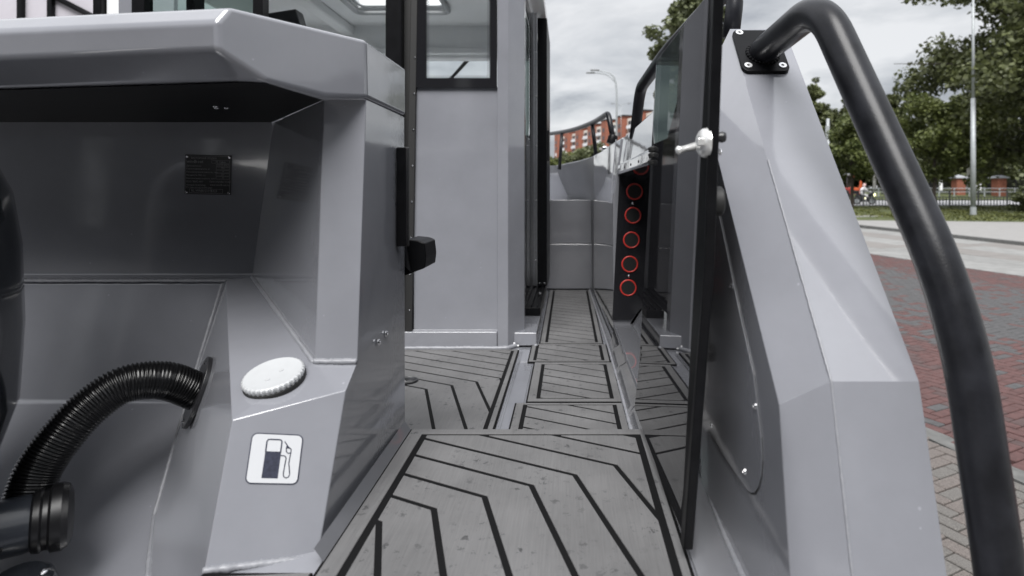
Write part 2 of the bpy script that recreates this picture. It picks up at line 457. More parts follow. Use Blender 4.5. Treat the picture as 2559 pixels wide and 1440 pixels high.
def unit_brick(mat):
    h = 0.035; g = 0.005; a = W - g; b = W / 2 - g; c = 0.006
    v = [(-a, -b, 0), (a, -b, 0), (a, b, 0), (-a, b, 0), (-a, -b, h - c), (a, -b, h - c), (a, b, h - c), (-a, b, h - c),
         (-a + c, -b + c, h), (a - c, -b + c, h), (a - c, b - c, h), (-a + c, b - c, h)]
    f = [(8, 9, 10, 11)] + [(i, (i + 1) % 4, (i + 1) % 4 + 4, i + 4) for i in range(4)] + [(i + 4, (i + 1) % 4 + 4, (i + 1) % 4 + 8, i + 8) for i in range(4)]
    me = bpy.data.meshes.new('paver'); me.from_pydata(v, [], f); me.materials.append(mat)
    return me, v, f
ub = [unit_brick(m) for m in PAVM]
cand = []
nn = 130
for a in range(-nn, nn):
    for b in range(-nn // 2, nn // 2):
        ox, oy = a + 2 * b, a - 2 * b
        for (cx, cy, rot) in ((ox + 1.0, oy + 0.5, 0.0), (ox + 2.5, oy + 0.0, 90.0)):
            lx, ly = cx * W, cy * W
            x = 7 + lx * ca - ly * sa; y = 9 + lx * sa + ly * ca
            if y < 2.0 or y > 24 or x < 0.9 or x > 15: continue
            s = x * 0.949 + y * 0.316
            if s > 14.80 or 4.62 < s < 4.86: continue
            cand.append((x, y, rot + 27, s))
def pav_col(s):
    if s < 4.7: return 3 if rg.random() < 0.6 else 4
    pr = float(np.interp(s, [4.8, 6.6, 8.0, 9.2, 11.8, 12.8, 13.4, 14.8], [0.98, 0.95, 0.65, 0.18, 0.12, 0.5, 0.97, 1.0]))
    return (0 if rg.random() < 0.7 else 1) if rg.random() < pr else 2
near = []; far = []
for (x, y, rot, s) in cand:
    px = CX + F * x / y; py = CY + F * H(y) / y
    col = pav_col(s)
    item = (x, y, rot, col, rg.uniform(-0.002, 0.002))
    vis = 2300 < px < 2580 and py < 1460
    (near if vis else far).append((y, item))
near.sort(key=lambda q: q[0])
far += near[280:]; near = near[:280]
plaza = s_band('plaza_edge_strip', 4.64, 4.84, -12, 30, -0.006, KERB, thick=0.05)
for (_, (x, y, rot, col, dz)) in near:
    o = bpy.data.objects.new('paver', ub[col][0]); C.objects.link(o)
    o.location = (x, y, gz(y) - 0.04 + dz); o.rotation_euler = (0, 0, R(rot)); o.parent = ground
vs = []; fs = []; mi = []
for (_, (x, y, rot, col, dz)) in far:
    c_, s_ = math.cos(R(rot)), math.sin(R(rot)); n0 = len(vs); z0 = gz(y) - 0.04 + dz
    for (vx, vy, vz) in ub[0][1]: vs.append((x + vx * c_ - vy * s_, y + vx * s_ + vy * c_, z0 + vz))
    for f in ub[0][2]: fs.append(tuple(i + n0 for i in f)); mi.append(col)
tag(mesh('paver_field', vs, fs, PAVM, ground, mi=mi, recalc=False), kind='stuff')
# pale slabs between the bricks and the kerb
SLABS = [simple('pale_slab', (0.215, 0.215, 0.21), 0.8, noise=0.16, nscale=2.5), simple('beige_slab', (0.178, 0.168, 0.16), 0.8, noise=0.12, nscale=2.5), simple('grey_slab', (0.195, 0.195, 0.19), 0.8, noise=0.16, nscale=2.5)]
ax_u = Matrix((VD, UD, Vector((0, 0, 1)))).transposed()
sl = 0
for i in range(5):
    for j in range(-2, 14):
        s0 = 14.86 + i * 1.33; u0 = -2 + j * 1.9 + 0.6 * (i % 3)
        p = SV(s0 + 0.66, u0 + 0.95)
        k = (0, 1, 0, 2, 1)[(i + (j // 3)) % 5]
        vs = []
        for ds, du in ((0, 0), (1.318, 0), (1.318, 1.886), (0, 1.886)):
            q = SV(s0 + ds, u0 + du); vs.append(Vector((q.x, q.y, gz(q.y) - 0.003 + rg.uniform(-0.001, 0.001))))
        v, f = prism_vf(vs, (0, 0, -0.04))
        o = mesh('paving_slab', v, f, SLABS[k], ground)

# ------------------------------------------------------------------ the boat
boat = empty('motor_boat', (-1.1, 2.5, gz(2.5)), 'grey aluminium cabin motor boat with grey foam decks filling the foreground', 'boat')
ZL, ZN = -0.78, -0.62                      # lower cockpit deck, raised stern deck

# hull shell (outer side, stern to bow)
hull_st = [(0.2, 0.54), (1.0, 0.54), (2.0, 0.56), (3.0, 0.55), (4.0, 0.50), (5.0, 0.33), (6.0, 0.03), (6.8, -0.38), (7.4, -0.85), (7.62, -1.1)]
vs, fs = [], []
for (y, xs) in hull_st:
    hw = xs + 1.1
    zt = -0.66 if y < 1.2 else 0.2
    if y <= 0.3: zt = -0.7
    for sg in (1, -1):
        vs += [(-1.1 + sg * hw, y, zt), (-1.1 + sg * hw * 0.96, y, -1.0), (-1.1 + sg * hw * 0.86, y, -1.45), (-1.1, y, -1.95 + max(0, y - 5.5) * 0.42)]
for i in range(len(hull_st) - 1):
    for sd in (0, 4):
        for k in range(3):
            a = i * 8 + sd + k
            fs.append((a, a + 1, a + 9, a + 8))
fs.append((0, 1, 2, 3, 7, 6, 5, 4))
mesh('hull', vs, fs, PAINT, boat, bevel=0.01)
box('trailer_keel_support', (-1.1, 3.0, gz(3.0) + 0.14), (0.5, 4.0, 0.36), BLACK_METAL, boat)

# --- deck pieces -------------------------------------------------
def clip(poly, n, c):
    """keep n.x >= c"""
    out = []
    for i in range(len(poly)):
        a, b = poly[i], poly[(i + 1) % len(poly)]
        da = n[0] * a[0] + n[1] * a[1] - c; db = n[0] * b[0] + n[1] * b[1] - c
        if da >= 0: out.append(a)
        if (da >= 0) != (db >= 0):
            t = da / (da - db); out.append((a[0] + (b[0] - a[0]) * t, a[1] + (b[1] - a[1]) * t))
    return out
def area(p):
    return abs(sum(p[i][0] * p[(i + 1) % len(p)][1] - p[(i + 1) % len(p)][0] * p[i][1] for i in range(len(p))) / 2) if len(p) > 2 else 0
def plank(polys, z, parent, th=0.0026, name='plank'):
    bm = bmesh.new()
    for p in polys:
        q = []
        for v in p:
            if not q or (abs(v[0] - q[-1][0]) + abs(v[1] - q[-1][1])) > 1e-5: q.append(v)
        if len(q) > 2 and abs(q[0][0] - q[-1][0]) + abs(q[0][1] - q[-1][1]) < 1e-5: q.pop()
        if len(q) < 3: continue
        bm.faces.new([bm.verts.new((v[0], v[1], z)) for v in q])
    bmesh.ops.remove_doubles(bm, verts=bm.verts[:], dist=1e-5)
    if len(bm.faces) > 1:
        es = [e for e in bm.edges if len(e.link_faces) == 2]
        bmesh.ops.dissolve_edges(bm, edges=es, use_verts=False)
    bmesh.ops.recalc_face_normals(bm, faces=bm.faces[:])
    top = bm.faces[:]
    if top and top[0].normal.z < 0: bmesh.ops.reverse_faces(bm, faces=top)
    r = bmesh.ops.extrude_face_region(bm, geom=top)
    vv = [g for g in r['geom'] if isinstance(g, bmesh.types.BMVert)]
    for v in vv: v.co.z = z
    for v in bm.verts:
        if v not in vv: v.co.z = z - th
    bmesh.ops.recalc_face_normals(bm, faces=bm.faces[:])
    me = bpy.data.meshes.new(name); bm.to_mesh(me); bm.free()
    o = link(name, me, DECK, parent)
    m = o.modifiers.new('bevel', 'BEVEL'); m.width = 0.0006; m.segments = 1; m.limit_method = 'ANGLE'; m.angle_limit = R(40)
    return o
AD, BD = Vector((-0.888, 0.460)), Vector((0.287, -0.958))
DD = Vector((-0.0925, -0.047))
def nrm(d):
    n = Vector((d.y, -d.x)).normalized()
    return n if n.dot(DD) > 0 else -n
NA, NB = nrm(AD), nrm(BD)
def miter(p, g):
    ca_, cb_ = NA.dot(p) + g, NB.dot(p) + g
    det = NA.x * NB.y - NA.y * NB.x
    return Vector(((ca_ * NB.y - NA.y * cb_) / det, (NA.x * cb_ - ca_ * NB.x) / det))
def deck_panel(outer, inner, p0, z, krange, g=0.0120, ring=True, og=0.006):
    ox0, ox1, oy0, oy1 = outer; ix0, ix1, iy0, iy1 = inner
    base = box('deck_panel', ((ox0 + ox1) / 2, (oy0 + oy1) / 2, z - 0.0055), (ox1 - ox0, oy1 - oy0, 0.007), EVA_BLACK, boat, bevel=0)
    a0, a1, b0, b1 = ox0 + og, ox1 - og, oy0 + og * 0.5, oy1 - og * 0.5
    bg = g * 1.25
    c0, c1, d0, d1 = ix0 - bg, ix1 + bg, iy0 - bg * 0.6, iy1 + bg * 0.6
    if ring:
        plank([[(a0, b0), (c0, d0), (c0, d1), (a0, b1)], [(a1, b0), (a1, b1), (c1, d1), (c1, d0)],
               [(a0, b0), (a1, b0), (c1, d0), (c0, d0)], [(a0, b1), (c0, d1), (c1, d1), (a1, b1)]][0:4], z, base, name='border_frame') if False else ring_plank((a0, a1, b0, b1), (c0, c1, d0, d1), z, base)
    rect = [(ix0, iy0), (ix1, iy0), (ix1, iy1), (ix0, iy1)]
    for k in range(krange[0], krange[1]):
        p1 = Vector(p0) + DD * k; p2 = p1 + DD
        ca1, ca2 = NA.dot(p1) + g / 2, NA.dot(p2) - g / 2
        cb1, cb2 = NB.dot(p1) + g / 2, NB.dot(p2) - g / 2
        m1, m2 = miter(p1, g / 2), miter(p2, -g / 2)
        d = (m2 - m1); sn = Vector((d.y, -d.x))
        if sn.dot(AD) < 0: sn = -sn
        sc_ = sn.dot(m1)
        pa = clip(clip(clip(rect, NA, ca1), -NA, -ca2), sn, sc_)
        pb = clip(clip(clip(rect, NB, cb1), -NB, -cb2), -sn, -sc_)
        ps = [p for p in (pa, pb) if area(p) > 2e-5]
        if ps: plank(ps, z, base)
    return base
def ring_plank(o, i, z, parent, th=0.0026):
    a0, a1, b0, b1 = o; c0, c1, d0, d1 = i
    v = [(a0, b0, z), (a1, b0, z), (a1, b1, z), (a0, b1, z), (c0, d0, z), (c1, d0, z), (c1, d1, z), (c0, d1, z)]
    v += [(x, y, q - th) for x, y, q in v]
    f = []
    for k in range(4):
        j = (k + 1) % 4
        f += [(k, j, j + 4, k + 4), (k, k + 8, j + 8, j), (k + 4, j + 4, j + 12, k + 12)]
    o_ = mesh('border_frame', v, f, DECK, parent)
    m = o_.modifiers.new('bevel', 'BEVEL'); m.width = 0.0006; m.segments = 1; m.limit_method = 'ANGLE'; m.angle_limit = R(40)
    return o_
# raised stern deck
P0N = (0.107, 1.363)
deck_panel((-0.414, 0.205, 0.30, 1.572), (-0.360, 0.170, 0.34, 1.530), P0N, ZN, (-6, 12))
side = box('deck_panel', (-0.506, 0.65, ZN - 0.0055), (0.178, 0.66, 0.007), EVA_BLACK, boat, bevel=0)
plank([[(-0.592, 0.33), (-0.420, 0.33), (-0.420, 0.978), (-0.592, 0.966)]], ZN, side)
# raised deck body with its front riser
box('stern_deck_body', (-0.0775, 0.9, ZN - 0.011 - 0.08), (1.035, 1.335, 0.16), PAINT, boat, bevel=0.004)
# walkway panels on the lower deck
def straight(outer, inner, yref, z, nk):
    # groove through (0, yref): bend line far to starboard
    k = 40
    p0 = Vector((0, yref)) - AD * 3.0
    deck_panel(outer, inner, (p0.x, p0.y), z, nk)
straight((-0.197, 0.205, 1.60, 2.222), (-0.150, 0.162, 1.64, 2.196), 2.105, ZL, (-3, 9))
straight((-0.158, 0.205, 2.236, 2.752), (-0.106, 0.158, 2.275, 2.715), 2.60, ZL, (-4, 8))
straight((-0.188, 0.196, 2.764, 3.082), (-0.148, 0.154, 2.79, 3.056), 2.93, ZL, (-4, 6))
straight((-0.150, 0.182, 3.094, 4.775), (-0.105, 0.140, 3.125, 4.755), 3.9, ZL, (-12, 12))
# cockpit hatch panel to port
deck_panel((-1.30, -0.243, 1.60, 2.975), (-0.80, -0.281, 1.64, 2.945), (-0.377, 2.468), ZL, (-8, 12))
hp = box('deck_panel', (-1.05, 2.29, ZL - 0.003), (0.46, 1.3, 0.012), DECK, boat)
# painted cockpit floor and gutter ridges
box('cockpit_floor', (-0.60, 3.2, ZL - 0.011 - 0.02), (2.6, 3.6, 0.04), PAINT, boat, bevel=0)
for x in (-0.236, -0.228):
    box('gutter_ridge', (x, 2.29, ZL - 0.0095), (0.0035, 1.36, 0.012), PAINT, boat, bevel=0.001)
box('gutter_ridge', (-0.166, 2.49, ZL - 0.0095), (0.003, 0.5, 0.011), PAINT, boat, bevel=0.001)
# drain ring in the hatch
dr = lathe('deck_drain', P(1024, 953, 2.473) + V(-0.012, 0, 0.003), (0, 0, 1), [(-0.004, 0.047), (0.004, 0.045), (0.006, 0.036), (0.003, 0.030), (0.006, 0.024), (0.006, 0.0)], BLACK_PLASTIC, boat, n=28)

# --- locker with the fuel pedestal -------------------------------
A1 = V(-0.430, 1.277, 0.196); B1 = V(-0.430, 1.556, 0.196)
C1 = V(-0.519, 1.277, 0.196); D1 = V(-0.835, 1.70, 0.196)
A0 = P(893, 905, 1.23); C0 = P(787, 905, 1.23); D0 = P(630, 692, 1.66)
Q5 = on_x(865, 975, -0.430); Q6 = P(580, 1050, 1.071); Q1 = P(565, 702, 1.65)
Hh = P(510, 1425, 0.985); Hh.z = -0.62
nF = (Q5 - Q6).cross(Hh - Q6).normalized()
G0 = on_plane(795, 1390, Q6, nF)
S0 = P(556, 708, 1.652); S1 = P(462, 1015, 1.50); S2 = P(385, 1290, 1.338); S3 = P(368, 1445, 1.185); S4 = V(-0.66, 0.86, -0.70)
K0 = V(-0.428, 1.575, -0.625); K1 = V(-0.430, 1.575, -0.80)
Hd = Hh + V(0, -0.01, -0.09); Gd = G0 + V(0, -0.006, -0.03)
lv = [A1, B1, C1, D1, A0, C0, D0, Q5, Q6, Q1, Hh, G0, S0, S1, S2, S3, K0, Hd, V(-0.430, 1.575, 0.196), V(-0.60, 1.77, 0.196), V(-0.60, 1.77, -0.80), K1, V(-2.2, 1.80, 0.196), V(-2.2, 1.80, -0.80), V(-0.615, 0.97, -0.87)]
lf = [(0, 2, 5, 4), (2, 3, 6, 5), (8, 5, 6, 9), (8, 7, 5), (7, 4, 5), (8, 10, 11, 7), (0, 4, 7, 11, 16, 18), (9, 12, 13, 8), (8, 13, 14, 15, 24, 10), (18, 19, 20, 21, 16), (19, 22, 23, 20)]
locker = mesh('locker', lv, lf, PAINT, boat, bevel=0.0075, seg=4, angle=9)
nL = (Q6 - Q1).cross(S1 - Q1).normalized()
if nL.x > 0: nL = -nL
# weld beads on the locker and pedestal
weld([C0 + V(-0.002, -0.002, 0.002), A0 + V(0.0, -0.004, 0.002)], 0.0055, WELD, locker)
weld([D0, C0 + V(-0.002, -0.002, 0.0)], 0.0045, WELD, locker)
weld([S0, S1, S2, S3], 0.0042, WELD, locker)
weld([Hh + V(0.0, -0.003, 0.0), G0 + V(0, -0.004, 0)], 0.0055, WELD, locker)
weld([G0 + V(0.003, -0.006, 0), V(-0.424, 1.3, -0.62), K0 + V(0.004, 0, 0)], 0.0065, WELD, locker)
# coving strip between locker and deck
v = [V(-0.428, 1.01, -0.600), V(-0.412, 1.01, -0.622), V(-0.412, 1.572, -0.622), V(-0.428, 1.572, -0.600)]
mesh('coving', v, [(0, 1, 2, 3)], PAINT_GLOSS, locker)
v = [V(-0.625, 0.955, -0.60), V(-0.625, 0.93, -0.622), V(-0.42, 0.985, -0.622), V(-0.428, 1.02, -0.60)]
# screws on its side
for (px, py) in ((965, 835), (946, 856)):
    p = on_x(px, py, -0.4295); screw(p, (1, 0, 0), 0.0075, STEEL, locker)
# fuel cap
nT = (C0 - Q6).cross(D0 - Q6).normalized()
if nT.z < 0: nT = -nT
capc = on_plane(687, 951, Q6, nT)
lathe('cap_gasket', capc, nT, [(-0.004, 0.0575), (0.0045, 0.0575), (0.0045, 0.053)], RUBBER, locker, n=40)
a_, b_ = frame_of(nT); prof = []
vs, fs = [], []
NK = 36
for (h, r, kn) in ((0.004, 0.0555, 1), (0.012, 0.058, 1), (0.0155, 0.0565, 0.7), (0.0178, 0.0525, 0), (0.0168, 0.049, 0), (0.0168, 0.0, 0)):
    for k in range(NK * 4):
        t = 2 * math.pi * k / (NK * 4)
        rr = r - kn * 0.0026 * (1 if (k % 4) < 2 else 0)
        vs.append(capc + nT * h + (a_ * math.cos(t) + b_ * math.sin(t)) * max(rr, 1e-5))
M4 = NK * 4
for i in range(5):
    for k in range(M4): fs.append((i * M4 + k, i * M4 + (k + 1) % M4, (i + 1) * M4 + (k + 1) % M4, (i + 1) * M4 + k))
mesh('fuel_cap', vs, fs, WHITE_PLASTIC, locker, smooth=False, bevel=0.0005, angle=35, seg=1)
GREYDOT = simple('cap_key_hole', (0.42, 0.43, 0.44), 0.6)
for (px, py) in ((668, 949), (703, 925)):
    q = on_plane(px, py, capc + nT * 0.0172, nT)
    lathe('key_hole', q, nT, [(-0.001, 0.0047), (0.0006, 0.0047)], GREYDOT, locker, n=14, bevel=0)
# fuel sticker, flat print on the pedestal front
st = [on_plane(px, py, Q6 - nF * 0, nF) for px, py in ((630, 1081), (759, 1087), (611, 1209))]
if nF.y > 0: nF = -nF
o0, eu, ev = st[0], st[1] - st[0], st[2] - st[0]
def S2D(u, v, lift): return o0 + eu * u + ev * v + nF * lift
def rrect(u0, u1, v0, v1, r, n=6):
    pts = []
    for (cu, cv, t0) in ((u1 - r, v0 + r, -90), (u1 - r, v1 - r, 0), (u0 + r, v1 - r, 90), (u0 + r, v0 + r, 180)):
        for k in range(n + 1):
            t = R(t0 + 90 * k / n); pts.append((cu + r * math.cos(t), cv + r * math.sin(t)))
    return pts
sm = MB()
def poly2(pts, lift, mi):
    sm.add(([S2D(u, v, lift) for u, v in pts], [tuple(range(len(pts)))]), mi)
def stroke(pts, w, lift, mi, closed=False):
    n = len(pts); q = [Vector(p) for p in pts]
    lft, rgt = [], []
    for i in range(n):
        if closed: d = q[(i + 1) % n] - q[i - 1]
        else: d = q[min(i + 1, n - 1)] - q[max(i - 1, 0)]
        d.normalize(); nn_ = Vector((-d.y, d.x))
        lft.append(q[i] + nn_ * w / 2); rgt.append(q[i] - nn_ * w / 2)
    vv = [S2D(p.x, p.y, lift) for p in lft + rgt]
    m = n if closed else n - 1
    sm.add((vv, [(i, (i + 1) % n, n + (i + 1) % n, n + i) for i in range(m)]), mi)
poly2(rrect(0, 1, 0, 1, 0.12), 0.0012, 1)
poly2(rrect(0.022, 0.978, 0.022, 0.978, 0.10), 0.0016, 0)
poly2([(0.30, 0.36), (0.60, 0.36), (0.60, 0.885), (0.295, 0.885)], 0.0021, 1)
stroke([(0.305, 0.38)] + [(0.305, 0.16), (0.325, 0.128), (0.36, 0.12), (0.54, 0.12), (0.575, 0.128), (0.592, 0.16)] + [(0.592, 0.38)], 0.026, 0.0021, 1)
stroke([(0.645, 0.150), (0.70, 0.225), (0.74, 0.268), (0.785, 0.30), (0.790, 0.36), (0.775, 0.575), (0.80, 0.70), (0.818, 0.80), (0.80, 0.855), (0.757, 0.872), (0.710, 0.850), (0.695, 0.785), (0.705, 0.60), (0.712, 0.49), (0.695, 0.450), (0.665, 0.437), (0.60, 0.437)], 0.020, 0.0021, 1)
stroke([(0.70, 0.225), (0.692, 0.30), (0.700, 0.355), (0.735, 0.385), (0.775, 0.375)], 0.018, 0.0024, 1)
poly2([(0.69, 0.22), (0.775, 0.29), (0.70, 0.285)], 0.0026, 1)
sm.build('fuel_sticker', [VINYL_WHITE, VINYL_INK], locker)

# --- counter top ------------------------------------------------
T0 = V(-2.2, 1.27, 0.32); T1 = V(-0.584, 1.037, 0.32); T2 = V(-0.425, 1.262, 0.32); T3 = V(-0.425, 1.57, 0.323); T4 = V(-2.2, 1.85, 0.32)
U0 = V(-2.2, 1.245, 0.289); U1 = P(542, 54, 1.019); L0 = V(-2.2, 1.265, 0.241); L1 = P(544, 124, 1.02)
N0 = V(-2.2, 1.335, 0.2); N1 = P(592, 202, 1.08); M1 = P(667, 204, 1.09); M2 = P(812, 240, 1.19); M3 = P(917, 245, 1.268); M4b = V(-0.425, 1.57, 0.2); M5 = V(-2.2, 1.85, 0.2)
cv_ = [T0, T1, T2, T3, T4, U0, U1, L0, L1, N0, N1, M1, M2, M3, M4b, M5]
cf = [(0, 1, 2, 3, 4), (0, 5, 6, 1), (5, 7, 8, 6), (7, 9, 10, 8), (1, 6, 8, 11, 12, 13, 2), (8, 10, 11), (9, 15, 14, 13, 12, 11, 10), (2, 13, 14, 3), (3, 14, 15, 4), (0, 4, 15, 9, 7, 5)]
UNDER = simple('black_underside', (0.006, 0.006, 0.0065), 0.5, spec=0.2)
counter = mesh('counter_top', cv_, cf, PAINT, boat, bevel=0.009, seg=4, angle=9)
for q in ((-0.80, 1.20), (-0.777, 1.20), (-0.788, 1.175)):
    screw(V(q[0] - 0.02, q[1] + 0.2, 0.197), (0, 0, -1), 0.006, STEEL, counter)

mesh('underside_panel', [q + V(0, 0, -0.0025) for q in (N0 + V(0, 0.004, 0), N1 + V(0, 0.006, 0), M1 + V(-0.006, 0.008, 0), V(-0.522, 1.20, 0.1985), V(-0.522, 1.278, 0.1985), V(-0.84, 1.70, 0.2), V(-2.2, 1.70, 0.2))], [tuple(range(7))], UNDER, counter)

# --- splash well ------------------------------------------------
wx0, wx1 = -2.2, -0.80
well = mesh('splash_well', [V(wx0, 1.70, 0.21), V(wx1, 1.70, 0.21), V(wx1, 1.70, -0.24), V(wx0, 1.70, -0.24),
                            V(wx1, 1.66, -0.246), V(wx0, 1.66, -0.246), V(-0.86, 1.60, -0.56), V(wx0, 1.60, -0.56),
                            V(-0.75, 1.15, -0.835), V(wx0, 1.15, -0.835), V(-0.60, 0.30, -0.87), V(wx0, 0.30, -0.87)],
            [(0, 1, 2, 3), (3, 2, 4, 5), (5, 4, 6, 7), (7, 6, 8, 9), (9, 8, 10, 11)], PAINT, boat, bevel=0.012, seg=4, angle=5)
weld([V(wx0, 1.655, -0.245), V(-0.95, 1.655, -0.245), Q1], 0.004, WELD, well)
# maker's plate
pc = P(520, 437, 1.6985)
axp = Matrix.Rotation(R(1.3), 3, 'Y')
pw, ph = 0.1305, 0.1115
pb = MB().box((0, 0, 0), (pw, 0.002, ph))
def plate_text(body, u, v, h, align='LEFT'):
    cu = bpy.data.curves.new('t', 'FONT'); cu.body = body; cu.size = h; cu.align_x = align; cu.resolution_u = 1
    ob = bpy.data.objects.new('t', cu); C.objects.link(ob)
    dg = bpy.context.evaluated_depsgraph_get()
    me = bpy.data.meshes.new_from_object(ob.evaluated_get(dg))
    vv = [Vector((w.co.x + (u - 0.5) * pw, -0.0016, w.co.y + (0.5 - v) * ph)) for w in me.vertices]
    ff = [tuple(p.vertices) for p in me.polygons]
    bpy.data.objects.remove(ob); bpy.data.curves.remove(cu); bpy.data.meshes.remove(me)
    if ff: pb.add((vv, ff), 1)
rows = [("МОТОРНАЯ ЛОДКА", 0.13, 0.105, 0.0075), ("windboat", 0.035, 0.205, 0.0125), ("75 Cabin", 0.66, 0.195, 0.0080), ("Дата выпуска", 0.035, 0.30, 0.0062), ("20.07.2023", 0.70, 0.27, 0.0075),
        ("Грузоподъёмность, кг", 0.035, 0.375, 0.0062), ("750", 0.79, 0.345, 0.0062), ("Пассажировместимость, чел", 0.035, 0.455, 0.0062), ("8", 0.82, 0.425, 0.0062), ("Мощность ПМ, л.с.", 0.035, 0.535, 0.0062),
        ("250", 0.79, 0.51, 0.0062), ("Максимальная скорость, км/ч", 0.035, 0.615, 0.0056), ("70", 0.81, 0.59, 0.0062), ("ООО \"ВМС-НН\"", 0.035, 0.70, 0.0066), ("Срок службы 15 лет", 0.54, 0.69, 0.0062), ("Нижний Новгород", 0.035, 0.785, 0.0062), ("www.windboat.ru", 0.55, 0.775, 0.0075),
        ("ТУ 7440-001-82160799-2020", 0.035, 0.85, 0.0062), ("RL-WNB02319B323", 0.15, 0.935, 0.0088)]
for b_t, u, v_, h in rows: plate_text(b_t, u, v_, h)
def plate_line(u0, v0, u1, v1, w=0.0005):
    cx = ((u0 + u1) / 2 - 0.5) * pw; cz = (0.5 - (v0 + v1) / 2) * ph
    pb.box((cx, -0.0015, cz), (abs(u1 - u0) * pw + w, 0.0006, abs(v1 - v0) * ph + w), mi=1)
for v0, v1 in ((0.135, 0.205), (0.225, 0.29), (0.30, 0.365), (0.38, 0.445), (0.46, 0.525), (0.54, 0.605)):
    u0 = 0.58 if v0 < 0.2 else 0.68
    plate_line(u0, v0, 0.965, v0); plate_line(u0, v1, 0.965, v1); plate_line(u0, v0, u0, v1); plate_line(0.965, v0, 0.965, v1)
plate_line(0.11, 0.865, 0.83, 0.865); plate_line(0.11, 0.96, 0.83, 0.96); plate_line(0.11, 0.865, 0.11, 0.96); plate_line(0.83, 0.865, 0.83, 0.96)
plate_line(0.02, 0.03, 0.98, 0.03); plate_line(0.02, 0.975, 0.98, 0.975); plate_line(0.02, 0.03, 0.02, 0.975); plate_line(0.98, 0.03, 0.98, 0.975)
pb.v = [pc + axp @ Vector(q) for q in pb.v]
plate = pb.build('maker_plate', [BLACK_PLASTIC, GREY_INK], well)
for su in (-0.46, 0.46):
    for sv in (-0.45, 0.45):
        screw(pc + axp @ V(su * pw, -0.001, sv * ph), (0, -1, 0), 0.0038, STEEL, well, 'rivet')

# --- bracket and rest on the locker's forward corner -------------
br = box('hinge_bracket', (-0.4165, 1.505, -0.012), (0.024, 0.022, 0.247), BLACK_METAL, locker, bevel=0.003)
BRSP = simple('black_textured_metal', (0.018, 0.018, 0.019), 0.5, noise=0.9, nscale=420, bump=0.4, bscale=420)
box('bracket_plate', (-0.4105, 1.523, -0.012), (0.013, 0.012, 0.252), BRSP, locker, bevel=0.003)
for z in (0.09, 0.0, -0.105):
    screw(V(-0.409, 1.516, z), (0.3, -1, 0), 0.004, STEEL, locker)
zz = lambda py: (CY - py) * 1.62 / F
xx = lambda px: (px - CX) * 1.62 / F
prism('folded_rest', [V(xx(1003), 1.60, zz(640)), V(xx(1018), 1.60, zz(597)), V(xx(1050), 1.60, zz(600)), V(xx(1065), 1.60, zz(606)), V(xx(1069), 1.60, zz(640)), V(xx(1066), 1.60, zz(668)), V(xx(1003), 1.60, zz(692))], (0, 0.13, 0), BLACK_METAL, locker, bevel=0.004, seg=3)
prism('rest_side_plate', [V(xx(1003), 1.585, zz(642)), V(xx(1019), 1.585, zz(595)), V(xx(1034), 1.585, zz(676)), V(xx(1003), 1.585, zz(640))], (0, 0.012, 0), BLACK_PLASTIC, locker, bevel=0.0015)

# --- cabin ------------------------------------------------------
YC = 3.02
cx_ = lambda px, Y=YC: (px - CX) * Y / F
cz_ = lambda py, Y=YC: (CY - py) * Y / F
cabin = box('cabin', (cx_(1136), 3.06, (cz_(218) + cz_(828)) / 2), (cx_(1243) - cx_(1026), 0.05, cz_(218) - cz_(828) + 0.01), PAINT, boat, bevel=0.002)
prism('corner_post', [V(-0.356, 3.012, -0.80), V(-0.302, 3.012, -0.80), V(-0.228, 3.13, -0.80), V(-0.228, 3.22, -0.80), V(-0.356, 3.22, -0.80)], (0, 0, 2.15), PAINT, cabin, bevel=0.004)
box('cabin_sill', ((cx_(1000) + cx_(1243)) / 2, 3.045, (cz_(828) - 0.80) / 2), (cx_(1243) - cx_(1000), 0.085, cz_(828) + 0.80), PAINT, cabin, bevel=0.004)
weld([V(-0.87, 3.0, -0.781), V(-0.356, 3.0, -0.781), V(-0.302, 3.005, -0.781), V(-0.222, 3.12, -0.781), V(-0.16, 3.05, -0.781)], 0.009, WELD, cabin, step=0.009)
weld([V(cx_(1030), 3.03, cz_(828) + 0.002), V(cx_(1243), 3.03, cz_(828) + 0.002)], 0.004, WELD, cabin)
# bulkhead window with dotted edge
wz0, wz1 = cz_(219), 1.22
gx0, gx1, gz0 = cx_(1065), cx_(1225), cz_(196)
fx0, fx1 = cx_(1039), cx_(1242)
yw = 3.025
wf = mesh('window_frame', [V(fx0, yw, wz0), V(fx1, yw, wz0), V(fx1, yw, wz1), V(fx0, yw, wz1), V(gx0, yw, gz0), V(gx1, yw, gz0), V(gx1, yw, wz1 - 0.03), V(gx0, yw, wz1 - 0.03)],
          [(0, 1, 5, 4), (1, 2, 6, 5), (2, 3, 7, 6), (3, 0, 4, 7)], BLACK_GLOSS, cabin, solid=0.006)
mesh('window_pane', [V(gx0 - 0.004, yw + 0.003, gz0 - 0.004), V(gx1 + 0.004, yw + 0.003, gz0 - 0.004), V(gx1 + 0.004, yw + 0.003, wz1), V(gx0 - 0.004, yw + 0.003, wz1)], [(0, 1, 2, 3)], GLASS, cabin)
fd = MB()
def dot(x, z, r):
    fd.add(([V(x + r * math.cos(t * math.pi / 4), yw - 0.0006, z + r * math.sin(t * math.pi / 4)) for t in range(8)], [tuple(range(8))]))
st_ = 0.0115
for i in range(int((gx1 - gx0) / st_) + 1):
    for rw, rr_ in ((0, 0.0042), (1, 0.0028)): dot(gx0 + i * st_ + (rw % 2) * st_ / 2, gz0 + 0.003 + rw * 0.009, rr_)
